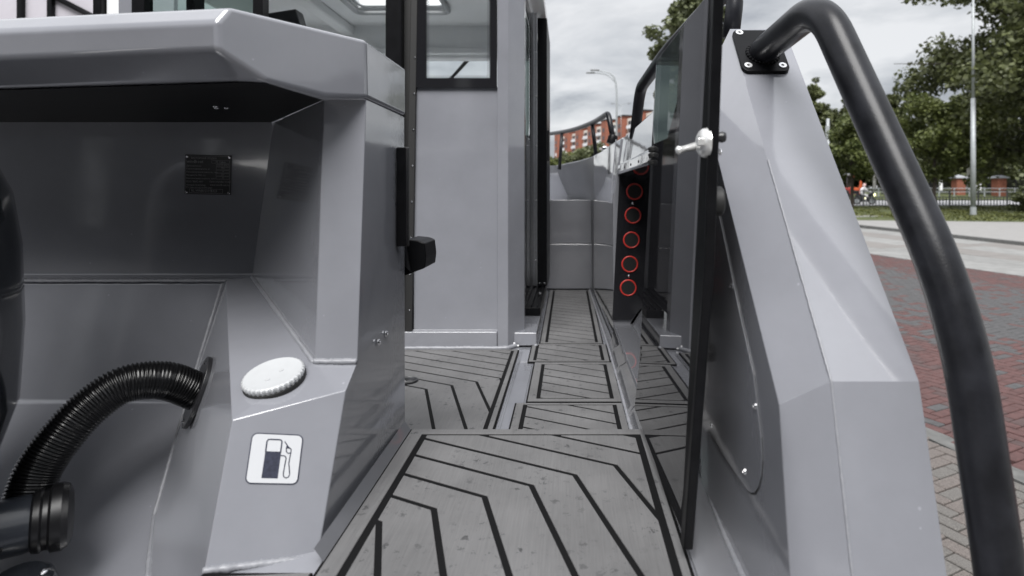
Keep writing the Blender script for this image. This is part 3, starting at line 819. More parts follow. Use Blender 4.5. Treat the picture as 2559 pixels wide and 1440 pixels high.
for i in range(int((wz1 - gz0) / st_)):
    for rw, rr_ in ((0, 0.0042), (1, 0.0028)):
        dot(gx0 + 0.003 + rw * 0.009, gz0 + i * st_ + rw * st_ / 2, rr_); dot(gx1 - 0.003 - rw * 0.009, gz0 + i * st_ + rw * st_ / 2, rr_)
tag(fd.build('frit_dots', [BLACK_GLOSS], cabin), kind='stuff')
# rubber edge and door frames
mesh('edge_trim', [V(cx_(1009), 3.015, -0.70), V(cx_(1030), 3.015, -0.70), V(cx_(1046), 3.015, 1.25), V(cx_(1030), 3.015, 1.25)], [(0, 1, 2, 3)], RUBBER, cabin, solid=0.02, bevel=0.004)
for i in range(8):
    z = cz_(775 - i * 90); screw(V(cx_(1024 + i * 1.9), 3.013, z), (0, -1, 0), 0.0042, STEEL, cabin)
box('door_frame', ((cx_(968) + cx_(1008)) / 2, 3.02, 0.22), (cx_(1008) - cx_(968), 0.07, 2.05), BLACK_METAL, cabin, bevel=0.006)
box('door_frame', (cx_(1020), 3.06, 0.22), (cx_(1034) - cx_(1006), 0.05, 2.05), RUBBER, cabin, bevel=0.003)
box('door_frame', (cx_(652), 3.02, 0.22), (cx_(665) - cx_(640), 0.07, 2.05), BLACK_METAL, cabin, bevel=0.006)
mesh('door_pane', [V(cx_(664), 3.03, -0.7), V(cx_(969), 3.03, -0.7), V(cx_(969), 3.03, 1.2), V(cx_(664), 3.03, 1.2)], [(0, 1, 2, 3)], GLASS, cabin)
mesh('tinted_pane', [V(cx_(370), 3.03, 0.2), V(cx_(641), 3.03, 0.2), V(cx_(641), 3.03, 1.2), V(cx_(370), 3.03, 1.2)], [(0, 1, 2, 3)], TINTED, cabin)
box('port_bulkhead', (-1.95, 3.05, -0.28), (0.85, 0.06, 0.98), PAINT, cabin)
box('port_post', (cx_(356), 3.02, 0.4), (cx_(372) - cx_(340), 0.07, 1.7), BLACK_METAL, cabin, bevel=0.006)
box('port_post', (cx_(322), 3.03, 0.4), (cx_(340) - cx_(304), 0.07, 1.7), PAINT, cabin, bevel=0.006)
box('port_post', (cx_(285), 3.05, 0.4), (cx_(302) - cx_(266), 0.07, 1.7), LINER, cabin, bevel=0.006)
box('port_post', (cx_(255), 3.02, 0.4), (cx_(266) - cx_(245), 0.07, 1.7), BLACK_METAL, cabin, bevel=0.006)
# interior
box('cabin_floor', (-1.30, 3.95, -0.775), (2.1, 1.8, 0.02), LINER, cabin)
rf = MB()
for (x0, x1, y0, y1) in ((-2.40, -1.42, 2.99, 4.75), (-0.83, -0.16, 2.99, 4.75), (-1.42, -0.83, 2.99, 3.14), (-1.42, -0.83, 4.07, 4.75)):
    rf.box(((x0 + x1) / 2, (y0 + y1) / 2, 1.285), (x1 - x0, y1 - y0, 0.07), mi=0)
rf.build('roof', [LINER], cabin)
tube('hatch_rail', smooth_path([V(-1.44, 3.6, 1.235), V(-1.44, 4.10, 1.225), V(-0.81, 4.10, 1.225), V(-0.81, 3.6, 1.235)], 0.05), 0.017, WHITE_PLASTIC, cabin, n=10)
tube('hatch_rail', smooth_path([V(-1.41, 3.6, 1.265), V(-1.41, 4.07, 1.262), V(-0.84, 4.07, 1.262), V(-0.84, 3.6, 1.265)], 0.05), 0.010, WHITE_PLASTIC, cabin, n=8)
box('ceiling_rib', (-1.66, 3.9, 1.215), (0.10, 1.6, 0.07), LINER, cabin, bevel=0.02)
box('windscreen_header', (-1.3, 4.56, 1.135), (2.1, 0.10, 0.27), LINER, cabin, bevel=0.02)
box('windscreen_header', (-1.3, 4.50, 1.055), (2.0, 0.05, 0.05), LINER, cabin, bevel=0.015)
for x in (-2.32, -0.26):
    box('windscreen_pillar', (x, 4.62, 0.45), (0.07, 0.10, 1.4), BLACK_METAL, cabin)
mesh('windscreen', [V(-2.3, 4.95, 0.15), V(-0.27, 4.95, 0.15), V(-0.27, 4.60, 1.05), V(-2.3, 4.60, 1.05)], [(0, 1, 2, 3)], GLASS, cabin)
tube('wiper', [V(-0.985, 4.66, 0.80), V(-0.87, 4.65, 0.92), V(-0.752, 4.62, 1.04)], [0.008, 0.013, 0.016], BLACK_PLASTIC, cabin, n=6)
box('dashboard', (-1.3, 4.72, -0.3), (2.0, 0.5, 0.86), LINER, cabin, bevel=0.03)
prism('seat_back', [V(-1.99, 3.55, 0.2), V(-1.575, 3.55, 0.2), V(-1.575, 3.55, 0.96), V(-1.612, 3.55, 1.084), V(-1.80, 3.55, 1.055), V(-1.99, 3.55, 1.02)], (0, 0.10, 0), BLACK_PLASTIC, cabin, bevel=0.006)
# port side wall with a window
box('side_wall', (-2.36, 3.85, -0.2), (0.05, 1.55, 1.15), LINER, cabin)
for y in (3.12, 3.80, 4.50):
    box('side_pillar', (-2.36, y, 0.83), (0.05, 0.11, 0.92), BLACK_METAL, cabin)
mesh('side_pane', [V(-2.36, 3.1, 0.35), V(-2.36, 4.6, 0.35), V(-2.36, 4.6, 1.25), V(-2.36, 3.1, 1.25)], [(0, 1, 2, 3)], GLASS, cabin)
# starboard side: fixed dark glass with a window in it, sliding door pushed forward
sd = [(3.20, 1.22), (3.20, -0.66), (4.20, -0.66), (4.20, 1.22)]
wi = [(3.34, 1.12), (3.34, 0.52), (3.55, 0.34), (4.02, 0.34), (4.10, 0.46), (4.10, 1.12)]
mesh('side_glass_frame', [V(-0.262, y, z) for y, z in sd] + [V(-0.262, y, z) for y, z in wi],
     [(0, 1, 5, 4), (1, 6, 5), (1, 2, 7, 6), (2, 8, 7), (2, 3, 9, 8), (3, 0, 4, 9)], BLACK_GLOSS, cabin, solid=0.008)
mesh('side_pane', [V(-0.266, y, z) for y, z in wi], [tuple(range(6))], TINTED, cabin)
box('door_sill', (-0.218, 3.98, -0.7485), (0.115, 1.86, 0.067), PAINT, cabin, bevel=0.006)
trk = box('door_track', (-0.213, 4.18, -0.693), (0.104, 1.44, 0.05), BLACK_METAL, cabin, bevel=0.002)
for x in (-0.248, -0.213, -0.178):
    box('track_rib', (x, 4.18, -0.662), (0.008, 1.43, 0.016), BLACK_METAL, cabin, bevel=0.001)
box('track_stop', (-0.180, 3.80, -0.652), (0.022, 0.03, 0.03), BLACK_PLASTIC, cabin)
screw(V(-0.18, 3.78, -0.64), (0, -1, 0), 0.006, STEEL, cabin)
box('door_edge_profile', (-0.241, 4.195, 0.31), (0.050, 0.02, 1.93), ALU, cabin, bevel=0.003)
box('door_edge_profile', (-0.241, 4.180, 0.31), (0.006, 0.02, 1.93), ALU, cabin, bevel=0.002)
for py in (40, 130, 240, 365, 502, 651):
    for x in (-0.257, -0.226): screw(V(x, 4.184, (CY - py) * 4.18 / F), (0, -1, 0), 0.0048, STEEL, cabin)
box('sliding_door', (-0.182, 4.55, 0.28), (0.067, 0.70, 1.88), BLACK_METAL, cabin, bevel=0.006)
for x in (-0.20, -0.165): screw(V(x, 4.199, -0.64), (0, -1, 0), 0.005, STEEL, cabin)
box('door_handle', (-0.142, 4.28, 0.33), (0.016, 0.03, 0.22), BLACK_PLASTIC, cabin, bevel=0.003)
box('cabin_side_front', (-0.235, 4.92, 0.2), (0.05, 0.06, 2.0), BLACK_METAL, cabin)

# --- bow: steps, foredeck, curved bulwark -----------------------
BOWP = paint_mat('grey_bow_paint', (0.165, 0.168, 0.184))
bow = box('bow_step', (-0.45, 4.98, -0.60), (1.30, 0.28, 0.36), BOWP, boat, bevel=0.005)
box('bow_step', (-0.45, 5.05, -0.2425), (1.30, 0.30, 0.355), BOWP, boat, bevel=0.005)
mesh('foredeck', [V(0.20, 4.9, -0.068), V(-2.4, 4.9, -0.068), V(-2.2, 6.0, -0.068), V(-1.1, 7.5, -0.068), V(-0.2, 6.6, -0.068), V(0.07, 5.4, -0.068)], [tuple(range(6))], PAINT, boat)
stn = [(3.042, 0.228, 0.268), (3.4, 0.219, 0.247), (4.05, 0.203, 0.222), (4.5, 0.192, 0.192), (4.84, 0.190, 0.160), (5.1, 0.168, 0.118), (5.4, 0.128, 0.070), (5.8, 0.045, -0.018), (6.3, -0.06, -0.128), (6.75, -0.17, -0.243), (7.2, -0.45, -0.53), (7.5, -0.92, -1.0)]
dense = catmull([V(a, b, c) for a, b, c in stn], 4)
vs, fs = [], []
for q in dense:
    y, xb, xt = q
    ow = float(np.interp(y, [h[0] for h in hull_st], [h[1] for h in hull_st]))
    zt = 0.272
    vs += [(xb, y, -0.80), (xb, y, -0.03), (xb + (xt - xb) * 0.55, y, 0.11), (xt, y, zt), (min(xt + 0.03, ow), y, zt + 0.012), (ow, y, zt - 0.01), (ow + 0.004, y, -0.3)]
for i in range(len(dense) - 1):
    for k in range(6): fs.append((i * 7 + k, i * 7 + k + 1, (i + 1) * 7 + k + 1, (i + 1) * 7 + k))
fs.append(tuple(range(7)))
SATIN_GREY = simple('grey_satin_paint', (0.125, 0.128, 0.140), 0.38, noise=0.06, nscale=4)
bmi = [1 if (min(vs[i][1] for i in f) > 4.4) else 0 for f in fs]
bulw = mesh('bulwark', vs, fs, [PAINT_GLOSS, SATIN_GREY], boat, smooth=True, mi=bmi)
m = bulw.modifiers.new('b', 'BEVEL'); m.width = 0.006; m.segments = 3; m.limit_method = 'ANGLE'; m.angle_limit = R(14); m.harden_normals = True
pv = [(-2.2 - q[0], q[1], q[2]) for q in vs]
po = mesh('bulwark', pv, fs, [PAINT_GLOSS, SATIN_GREY], boat, smooth=True, mi=bmi)
m = po.modifiers.new('b', 'BEVEL'); m.width = 0.006; m.segments = 3; m.limit_method = 'ANGLE'; m.angle_limit = R(14); m.harden_normals = True
# seams in the bulwark skin
weld([V(0.2235, 3.08, -0.06), V(0.2265, 3.08, 0.06), V(0.245, 3.08, 0.268)], 0.0025, WELD, bulw)
# aft part of the bulwark with the rod alcove
ys = [1.58, 2.0, 2.5, 3.04]
sec = [(0.205, -0.786), (0.217, -0.772), (0.229, -0.745), (0.236, -0.70), (0.236, -0.676), (0.242, -0.668), (0.335, -0.668), (0.395, -0.575)]
vs, fs = [], []
for y in ys:
    for (x, z) in sec: vs.append((x - (y - 1.6) * 0.006, y, z))
for i in range(3):
    for k in range(len(sec) - 1): fs.append((i * 8 + k, i * 8 + k + 1, (i + 1) * 8 + k + 1, (i + 1) * 8 + k))
alc = mesh('alcove_shelf', vs, fs, PAINT_GLOSS, boat, bevel=0.002, angle=18)
mesh('alcove_back', [V(0.395, 1.58, -0.575), V(0.395, 3.04, -0.575), V(0.395, 3.04, 0.06), V(0.395, 1.58, 0.06)], [(0, 1, 2, 3)], BLACK_GLOSS, alc)
sec2 = [(0.395, 0.055), (0.266, 0.088), (0.262, 0.096), (0.266, 0.132), (0.272, 0.138), (0.288, 0.268), (0.305, 0.284), (0.555, 0.266), (0.56, -0.3)]
vs, fs = [], []
for y in ys:
    for (x, z) in sec2: vs.append((x - (y - 1.6) * 0.010 * (1 if x < 0.32 else 0), y, z))
n2_ = len(sec2)
for i in range(3):
    for k in range(n2_ - 1): fs.append((i * n2_ + k, i * n2_ + k + 1, (i + 1) * n2_ + k + 1, (i + 1) * n2_ + k))
gun = mesh('gunwale', vs, fs, PAINT_GLOSS, boat, bevel=0.003, angle=18)
for y in (2.2, 2.45, 2.7, 2.95):
    screw(V(0.2635 - (y - 1.6) * 0.010, y, 0.112), (-1, 0, 0.1), 0.005, BLACK_PLASTIC, gun)
# walkway coving with weld
mesh('coving', [V(0.196, 1.58, -0.789), V(0.196, 4.84, -0.789), V(0.178, 4.84, -0.76), V(0.225, 3.05, -0.755), V(0.225, 1.58, -0.775)], [(0, 1, 2, 3, 4)], PAINT_GLOSS, alc)
weld([V(0.207, 1.6, -0.783), V(0.207, 2.4, -0.783), V(0.203, 3.04, -0.783), V(0.172, 4.8, -0.783)], 0.006, WELD, alc)
# rod holder panel with five red rings
rp = prism('rod_holder_panel', [P(1548, 437, 3.03), P(1530, 800, 3.03), P(1578, 800, 3.03), P(1600, 774, 3.03), P(1618, 760, 3.03), P(1618, 437, 3.03)], (0, 0.012, 0), BLACK_GLOSS, boat, bevel=0.001)
DEEP = simple('holder_bore', (0.004, 0.004, 0.004), 0.6)
for (px, py) in ((1586, 479), (1582, 538.5), (1578, 600), (1574, 660.5), (1570, 719.5)):
    c = P(px, py, 3.029)
    ro, rt = 0.0385, 0.0042
    vs, fs = [], []
    for i in range(40):
        t = 2 * math.pi * i / 40
        for k in range(8):
            q = 2 * math.pi * k / 8; r_ = ro + rt * math.cos(q)
            vs.append(c + V(r_ * math.cos(t), -rt * math.sin(q), r_ * math.sin(t)))
    for i in range(40):
        for k in range(8): fs.append((i * 8 + k, i * 8 + (k + 1) % 8, ((i + 1) % 40) * 8 + (k + 1) % 8, ((i + 1) % 40) * 8 + k))
    mesh('red_ring', vs, fs, RED_RING, rp, smooth=True)
    lathe('holder_bore', c, (0, -1, 0), [(0.0, 0.0375), (0.0015, 0.0375)], DEEP, rp, n=32, bevel=0)
for (px, py) in ((1582, 509), (1572, 690)):
    screw(P(px, py, 3.029), (0, -1, 0), 0.0065, STEEL, rp)
# bow rail
rail_pts = catmull([P(1300, 345, 7.3), P(1340, 340, 6.9), P(1372, 335, 6.4), P(1405, 330, 5.9), P(1440, 322, 5.4), P(1480, 307, 4.85), P(1508, 291, 4.4)], 6)
path = rail_pts + smooth_path([P(1508, 291, 4.4), P(1520, 283, 4.25), P(1533, 352, 4.15)], 0.045)[1:]
brl = tube('bow_rail', path, 0.0195, RAIL, boat, n=12)
for a, b, y in (((1404, 332), (1398, 424), 5.9), ((1480, 309), (1490, 392), 4.85), ((1345, 342), (1340, 440), 6.85)):
    tube('rail_post', [P(*a, y), P(*b, y)], 0.017, RAIL, brl, n=10)
lathe('rail_foot', P(1529, 353, 4.14), (0.3, 0, 1), [(-0.02, 0.034), (0.03, 0.034), (0.045, 0.026)], BLACK_METAL, brl)
box('cleat', P(1512, 372, 4.2), (0.045, 0.10, 0.03), STEEL, boat, bevel=0.008)
# starboard side rail behind the gate
tube('side_rail', smooth_path([P(1586, 345, 2.62), P(1600, 222, 2.5), V(0.325, 2.0, 0.462), V(0.40, 1.75, 0.53), P(1842, -40, 1.63), P(1826, 95, 1.63)], 0.07), 0.0235, RAIL, boat, n=14)

# --- glossy dark side gate --------------------------------------
gX = lambda y: 0.2455 - 0.025 * y
gp = [(1.025, -0.598), (0.905, 0.315), (1.43, 0.312), (1.475, 0.12), (1.60, -0.45), (1.66, -0.598)]
tl = lambda z: 0.021 * min(0.0, z - 0.0) / 0.6
vs = [V(gX(y) + tl(z), y, z) for y, z in gp]
gate = prism('side_gate', vs, (0.008, 0, 0), GATE_GLASS, boat, bevel=0.0008)
eb = [V(gX(0.905) - 0.006, 0.885, 0.36), V(gX(0.905) - 0.006, 0.915, 0.36), V(gX(0.97) - 0.006, 0.977, -0.12), V(gX(1.02) - 0.027, 1.033, -0.60), V(gX(1.02) - 0.027, 1.005, -0.60), V(gX(0.97) - 0.006, 0.948, -0.12)]
prism('gate_edge_bar', eb, (0.016, 0.0, 0), BLACK_METAL, gate, bevel=0.002)
def knob(px, py, Y, r=0.0135):
    c = P(px, py, Y); c.x = gX(Y) - 0.004
    lathe('rubber_stop', c, (-0.25, 0, 1), [(-r * 0.5, r * 0.55), (-r * 0.42, r * 0.95), (-r * 0.1, r), (-r * 0.08, r * 0.9), (0.0, r * 0.9), (0.0, r), (r * 0.35, r * 0.95), (r * 0.5, r * 0.5)], RUBBER, gate, n=20)
knob(1634, 372, 1.447); knob(1637, 387, 1.443); knob(1634, 404, 1.45)
knob(1619, 868, 1.575); knob(1622, 885, 1.57); knob(1617, 897, 1.58)
lv_ = [P(1614, 826, 1.60), P(1613, 840, 1.60), P(1617, 862, 1.59)]
tube('gate_lever', [p + V(-0.006, 0, 0) for p in lv_], [0.006, 0.0075, 0.0045], BLACK_PLASTIC, gate, n=8)
# chrome latch with its thumb lever
SATIN = simple('satin_zinc', (0.74, 0.74, 0.73), 0.26, metal=0.6)
lc = P(1762, 358, 0.945); lc.x = gX(0.945) - 0.003
vs, fs = [], []
NU, NV = 20, 9
for j in range(NV + 1):
    ph_ = math.pi / 2 * j / NV
    for i in range(NU):
        t = 2 * math.pi * i / NU
        ry, rz = 0.034, 0.025
        rad = math.cos(ph_) ** 0.8 if j < NV else 0.0
        vs.append(lc + V(-0.017 * math.sin(ph_), ry * rad * math.cos(t), rz * rad * math.sin(t)))
for j in range(NV):
    for i in range(NU): fs.append((j * NU + i, j * NU + (i + 1) % NU, (j + 1) * NU + (i + 1) % NU, (j + 1) * NU + i))
mesh('latch_body', vs, fs, SATIN, gate, smooth=True)
box('latch_bolt', lc + V(-0.016, -0.022, 0.0), (0.010, 0.014, 0.012), SATIN, gate, bevel=0.002)
l0, l1, l2 = P(1750, 363, 0.965), P(1712, 372, 0.96), P(1696, 376, 0.955)
tube('latch_lever', [l0, l1, P(1702, 375, 0.957), l2, P(1689, 378, 0.955)], [0.0075, 0.0052, 0.006, 0.0075, 0.004], SATIN, gate, n=12)
pb_ = P(1805, 343, 0.93); lathe('rear_knob', pb_, (1, 0, 0), [(-0.012, 0.006), (0.0, 0.009), (0.005, 0.007)], BLACK_PLASTIC, gate)
screw(P(1800, 380, 0.93), (1, -0.6, 0), 0.005, STEEL, gate)
lathe('rubber_buffer', P(1795, 503, 0.965), (1, 0, 0), [(-0.01, 0.024), (0.004, 0.024), (0.007, 0.020)], RUBBER, gate)

# --- stern coaming (sloping beam) -------------------------------
rid = [(1.54, 0.418), (0.95, -0.300), (0.862, -0.63), (0.80, -0.95)]
inn = [(1.54, 0.262), (0.968, -0.343), (0.912, -0.62), (0.86, -0.95)]
vs = []
for (ry, rz), (iy, iz) in zip(rid, inn):
    vs += [V(0.340, iy, iz), V(0.4155, ry, rz), V(0.555, ry, rz), V(0.548, ry + 0.05, rz - 0.10)]
n0 = len(vs)
fs = []
for i in range(3):
    for k in range(3): fs.append((i * 4 + k, i * 4 + k + 1, (i + 1) * 4 + k + 1, (i + 1) * 4 + k))
vs += [V(0.340, 1.54, -0.66), V(0.340, 0.90, -0.66), V(0.548, 1.60, -0.95), V(0.548, 1.59, 0.30), V(0.340, 1.60, 0.262), V(0.340, 1.60, -0.66), V(0.4155, 1.60, 0.40), V(0.555, 1.60, 0.40)]
fs += [(0, 4, 8, n0 + 1, n0), (3, 7, 11, 15, n0 + 2, n0 + 3), (0, n0 + 4, n0 + 6, 1), (1, n0 + 6, n0 + 7, 2), (2, n0 + 7, n0 + 3, 3), (0, n0, n0 + 5, n0 + 4), (n0 + 4, n0 + 5, n0 + 2, n0 + 3, n0 + 7, n0 + 6)]
beam = mesh('stern_coaming', vs, fs, PAINT, boat, bevel=0.008, seg=4, angle=9)
weld([V(0.4165, 1.25, 0.0662), V(0.4165, 0.951, -0.2985), V(0.4165, 0.862, -0.63)], 0.0022, WELD, beam)
lp = [V(0.285, y, z) for y, z in ((1.29, 0.2195), (0.811, -0.2875), (0.766, -0.52), (0.745, -0.628), (1.29, -0.628))]
lq = [V(0.3405, 1.54, 0.262), V(0.3405, 0.968, -0.343), V(0.3405, 0.912, -0.62), V(0.3405, 0.89, -0.74)]
mesh('inner_liner', lp + lq, [(0, 1, 2, 3, 4), (0, 5, 6, 1), (1, 6, 7, 2), (2, 7, 8, 3)], PAINT, beam)
hx = 0.2832
hs = 0.2832 / 0.3375
hpoly = [(1.60, -0.577), (1.27, -0.571), (1.136, -0.563), (1.112, -0.557), (1.088, -0.545), (1.066, -0.523), (1.052, -0.497), (1.047, -0.468), (1.0515, -0.43), (1.094, -0.333), (1.189, -0.232), (1.314, -0.085), (1.50, 0.12), (1.60, 0.20)]
hpoly = [(y * hs, z * hs) for y, z in hpoly if y < 1.55]
hpoly = [(1.285, hpoly[0][1])] + hpoly
prism('access_plate', [V(hx, y, z) for y, z in hpoly], (0.003, 0, 0), PAINT, beam, bevel=0.0)
gapm = MB()
v_, f_ = prism_vf([V(hx + 0.0008, 1.12 + (y - 1.12) * 1.006, -0.16 + (z + 0.16) * 1.006) for y, z in hpoly], (0.002, 0, 0))
mesh('plate_gap', v_, f_, RUBBER, beam)
for (px, py) in ((1829, 715), (1887, 1015), (1860, 1178), (1777, 1063)):
    screw(on_x(px, py, hx), (-1, 0, 0), 0.0052, STEEL, beam)
box('floor_strip', (0.255, 1.2, -0.632), (0.09, 1.2, 0.02), PAINT_GLOSS, boat)

weld([V(0.283, 0.80, -0.622), V(0.283, 1.1, -0.622), V(0.30, 1.4, -0.622)], 0.006, WELD, beam)
lathe('rub_fender', V(0.556, 0.925, -0.50), (1, 0, 0), [(-0.03, 0.022), (0.0, 0.022), (0.006, 0.016)], RUBBER, beam)

# --- handrail on the coaming ------------------------------------
sl_d = (V(0, rid[0][0], rid[0][1]) - V(0, rid[1][0], rid[1][1])).normalized()      # up the slope
nrm_b = V(1, 0, 0).cross(sl_d).normalized()
if nrm_b.z < 0: nrm_b = -nrm_b
pO = V(0.4155, rid[1][0], rid[1][1])
q0 = on_plane(1855, 186, pO, nrm_b); q1 = on_plane(1975, 186, pO, nrm_b); q2 = on_plane(1829, 83, pO, nrm_b)
e1 = (q1 - q0); e2 = (q2 - q0)
e2 = sl_d * e2.dot(sl_d); e1 = V(1, 0, 0) * e1.x
def pl(u, v, l=0.0): return q0 + e1 * u + e2 * v + nrm_b * l
pts = []
for (u, v) in rrect(0, 1, 0, 1, 0.13, 5): pts.append(pl(u, v, 0.0))
flange = prism('rail_flange', pts, nrm_b * 0.010, BLACK_METAL, boat, bevel=0.002)
CSK = simple('bright_screw', (0.86, 0.86, 0.87), 0.25, metal=0.7)
for (u, v) in ((0.16, 0.93), (0.14, 0.13), (0.86, 0.13), (0.86, 0.93)):
    c = pl(u, v, 0.0103)
    lathe('flange_screw', c, nrm_b, [(-0.002, 0.0092), (0.0012, 0.0092), (0.0012, 0.0040), (-0.001, 0.0030)], CSK, flange, n=20, bevel=0)
    lathe('screw_recess', c, nrm_b, [(-0.004, 0.0102), (0.0005, 0.0102)], RUBBER, flange, n=20, bevel=0)
tb = pl(0.52, 0.40, 0.0)
RT = 0.0335
rp_ = [tb, tb + nrm_b * 0.02 + V(0, -0.004, 0), P(2052, 8, 1.185), P(2290, 480, 0.985), P(2402, 778, 0.915), P(2500, 1440, 0.868), P(2560, 1900, 0.84)]
path = smooth_path([rp_[0], rp_[1], rp_[2], rp_[4], rp_[5], rp_[6]], [0, 0.02, 0.085, 0.15, 0.05, 0], n=14)
dense = []
for a, b in zip(path[:-1], path[1:]):
    k = max(1, int((b - a).length / 0.02)); dense += [a.lerp(b, i / k) for i in range(k)]
dense.append(path[-1])
tube('hand_rail', dense, RT, RAIL, boat, n=40)
# ripple weld round the tube foot
d_t = (rp_[2] - tb).normalized()
wp = []
for i in range(26):
    t = 2 * math.pi * i / 26
    u = V(1, 0, 0) * math.cos(t) + sl_d * math.sin(t)
    wp.append(tb + nrm_b * 0.0115 + u * (RT + 0.003) + sl_d * 0.0)
for i in range(26):
    a = wp[i]
    lathe('weld_ripple', a, nrm_b, [(-0.002, 0.0055), (0.002, 0.005), (0.004, 0.003)], BLACK_METAL, flange, n=8, bevel=0)

# --- outboard motor and its rigging hose ------------------------
motor = empty('outboard_motor', (-1.3, 0.9, -0.69), 'black outboard motor with ribbed rigging hose in the splash well, at the left edge', 'motor')
vs, fs = [], []
lev = [(-0.64, 0.70), (-0.55, 0.86), (-0.40, 0.98), (-0.25, 1.0), (-0.10, 0.99), (0.0, 0.955), (0.06, 0.89), (0.11, 0.75), (0.135, 0.5), (0.14, 0.0)]
NC = 40
for (z, s) in lev:
    for k in range(NC):
        t = 2 * math.pi * k / NC
        c_, s_ = math.cos(t), math.sin(t)
        vs.append(V(-1.322 + 0.345 * s * math.copysign(abs(c_) ** 0.85, c_), 0.88 + 0.40 * s * math.copysign(abs(s_) ** 0.85, s_), z))
for i in range(len(lev) - 1):
    for k in range(NC): fs.append((i * NC + k, i * NC + (k + 1) % NC, (i + 1) * NC + (k + 1) % NC, (i + 1) * NC + k))
mesh('cowl', vs, fs, COWL, motor, smooth=True)
box('bracket', (-1.5, 1.05, -0.66), (0.30, 0.4, 0.12), MOTOR_BLACK, motor, bevel=0.03)
box('leg_housing', (-1.3, 0.75, -1.25), (0.2, 0.4, 1.3), MOTOR_BLACK, motor, bevel=0.05)
ac = P(92, 1303, 1.15)
axd = V(0.80, 0.60, -0.03).normalized()
lathe('steering_arm', ac - axd * 0.40, axd, [(0, 0.050), (0.385, 0.052), (0.398, 0.049)], ARM, motor, n=32)
tube('arm_strip', [ac - axd * 0.38 + V(0.036, -0.036, -0.016), ac - axd * 0.05 + V(0.036, -0.036, -0.016)], 0.0035, MOTOR_BLACK, motor, n=6)
lathe('steering_collar', ac - axd * 0.008, axd, [(0.0, 0.050), (0.004, 0.056), (0.014, 0.058), (0.018, 0.054), (0.026, 0.055), (0.030, 0.061), (0.046, 0.062), (0.056, 0.057), (0.062, 0.042), (0.064, 0.0)], MOTOR_BLACK, motor, n=36)
lathe('pivot_cap', P(45, 1440, 1.08) + V(0, 0, -0.035), (0, -0.2, 1), [(-0.05, 0.058), (0.0, 0.058), (0.022, 0.054), (0.032, 0.044), (0.038, 0.0)], COWL, motor, n=28)
screw(P(110, 1428, 1.06), (0, -0.2, 1), 0.006, STEEL, motor)
fl = on_plane(499, 981, Q1, nL)
fa = V(0, 0, 1) - nL * nL.z; fa.normalize(); fb = nL.cross(fa)
pts = []
for i in range(28):
    t = 2 * math.pi * i / 28
    pts.append(fl + fa * 0.082 * math.cos(t) + fb * 0.062 * math.sin(t))
prism('hose_flange', pts, nL * 0.010, BLACK_PLASTIC, motor, bevel=0.002, angle=30)
for sg in (-1, 1):
    screw(fl + fa * 0.068 * sg + nL * 0.011, nL, 0.005, STEEL, motor)
hp_ = catmull([fl + nL * 0.004, P(412, 951, 1.35), P(310, 962, 1.30), P(222, 1020, 1.26), P(148, 1100, 1.225), P(95, 1178, 1.20), P(66, 1262, 1.18)], 40)
acc = 0.0; pts = []; rad = []
step = 0.001; tot = 0
for a, b in zip(hp_[:-1], hp_[1:]):
    k = max(1, int((b - a).length / step))
    for i in range(k):
        p = a.lerp(b, i / k)
        if pts: acc += (p - pts[-1]).length
        pts.append(p); rad.append(0.0395 + 0.0023 * math.sin(acc / 0.0062 * 2 * math.pi))
tube('rigging_hose', pts, rad, simple('ribbed_hose', (0.005, 0.005, 0.0055), 0.22, spec=0.35), motor, n=22)

# ------------------------------------------------------------------ trees
def leaf_mat(name, c0, c1, trans=0.25):
    m, t, b = new_mat(name)
    g = N(t, 'ShaderNodeNewGeometry'); oi = N(t, 'ShaderNodeObjectInfo')
    n = N(t, 'ShaderNodeTexNoise', in_Scale=0.8, in_Detail=5.0, in_Roughness=0.7); L(t, g.outputs['Position'], n.inputs['Vector'])
    ad = N(t, 'ShaderNodeMath', operation='MULTIPLY_ADD'); L(t, oi.outputs['Random'], ad.inputs[0]); ad.inputs[1].default_value = 0.16; L(t, n.outputs['Fac'], ad.inputs[2])
    ri = N(t, 'ShaderNodeMath', operation='MULTIPLY_ADD'); L(t, g.outputs['Random Per Island'], ri.inputs[0]); ri.inputs[1].default_value = 0.32; L(t, ad.outputs[0], ri.inputs[2])
    r = N(t, 'ShaderNodeValToRGB')
    r.color_ramp.elements[0].position = 0.42; r.color_ramp.elements[0].color = (*c0, 1)
    r.color_ramp.elements[1].position = 0.92; r.color_ramp.elements[1].color = (*c1, 1)
    L(t, ri.outputs[0], r.inputs[0]); L(t, r.outputs[0], b.inputs['Base Color'])
    b.inputs['Roughness'].default_value = 0.55
    tl_ = N(t, 'ShaderNodeBsdfTranslucent'); L(t, r.outputs[0], tl_.inputs['Color'])
    mx = N(t, 'ShaderNodeMixShader'); mx.inputs[0].default_value = trans
    L(t, b.outputs[0], mx.inputs[1]); L(t, tl_.outputs[0], mx.inputs[2]); L(t, mx.outputs[0], t.nodes['Material Output'].inputs['Surface'])
    return m
LEAF_DK = leaf_mat('dark_olive_leaves', (0.030, 0.040, 0.014), (0.125, 0.140, 0.055))
LEAF_MD = leaf_mat('mid_green_leaves', (0.045, 0.062, 0.018), (0.160, 0.185, 0.055))
LEAF_PALE = leaf_mat('grey_green_leaves', (0.052, 0.062, 0.028), (0.130, 0.148, 0.068))
BARK = simple('bark', (0.055, 0.045, 0.038), 0.9, noise=0.4, nscale=12)
BIRCH = simple('birch_bark', (0.50, 0.49, 0.47), 0.85, noise=0.4, nscale=5)
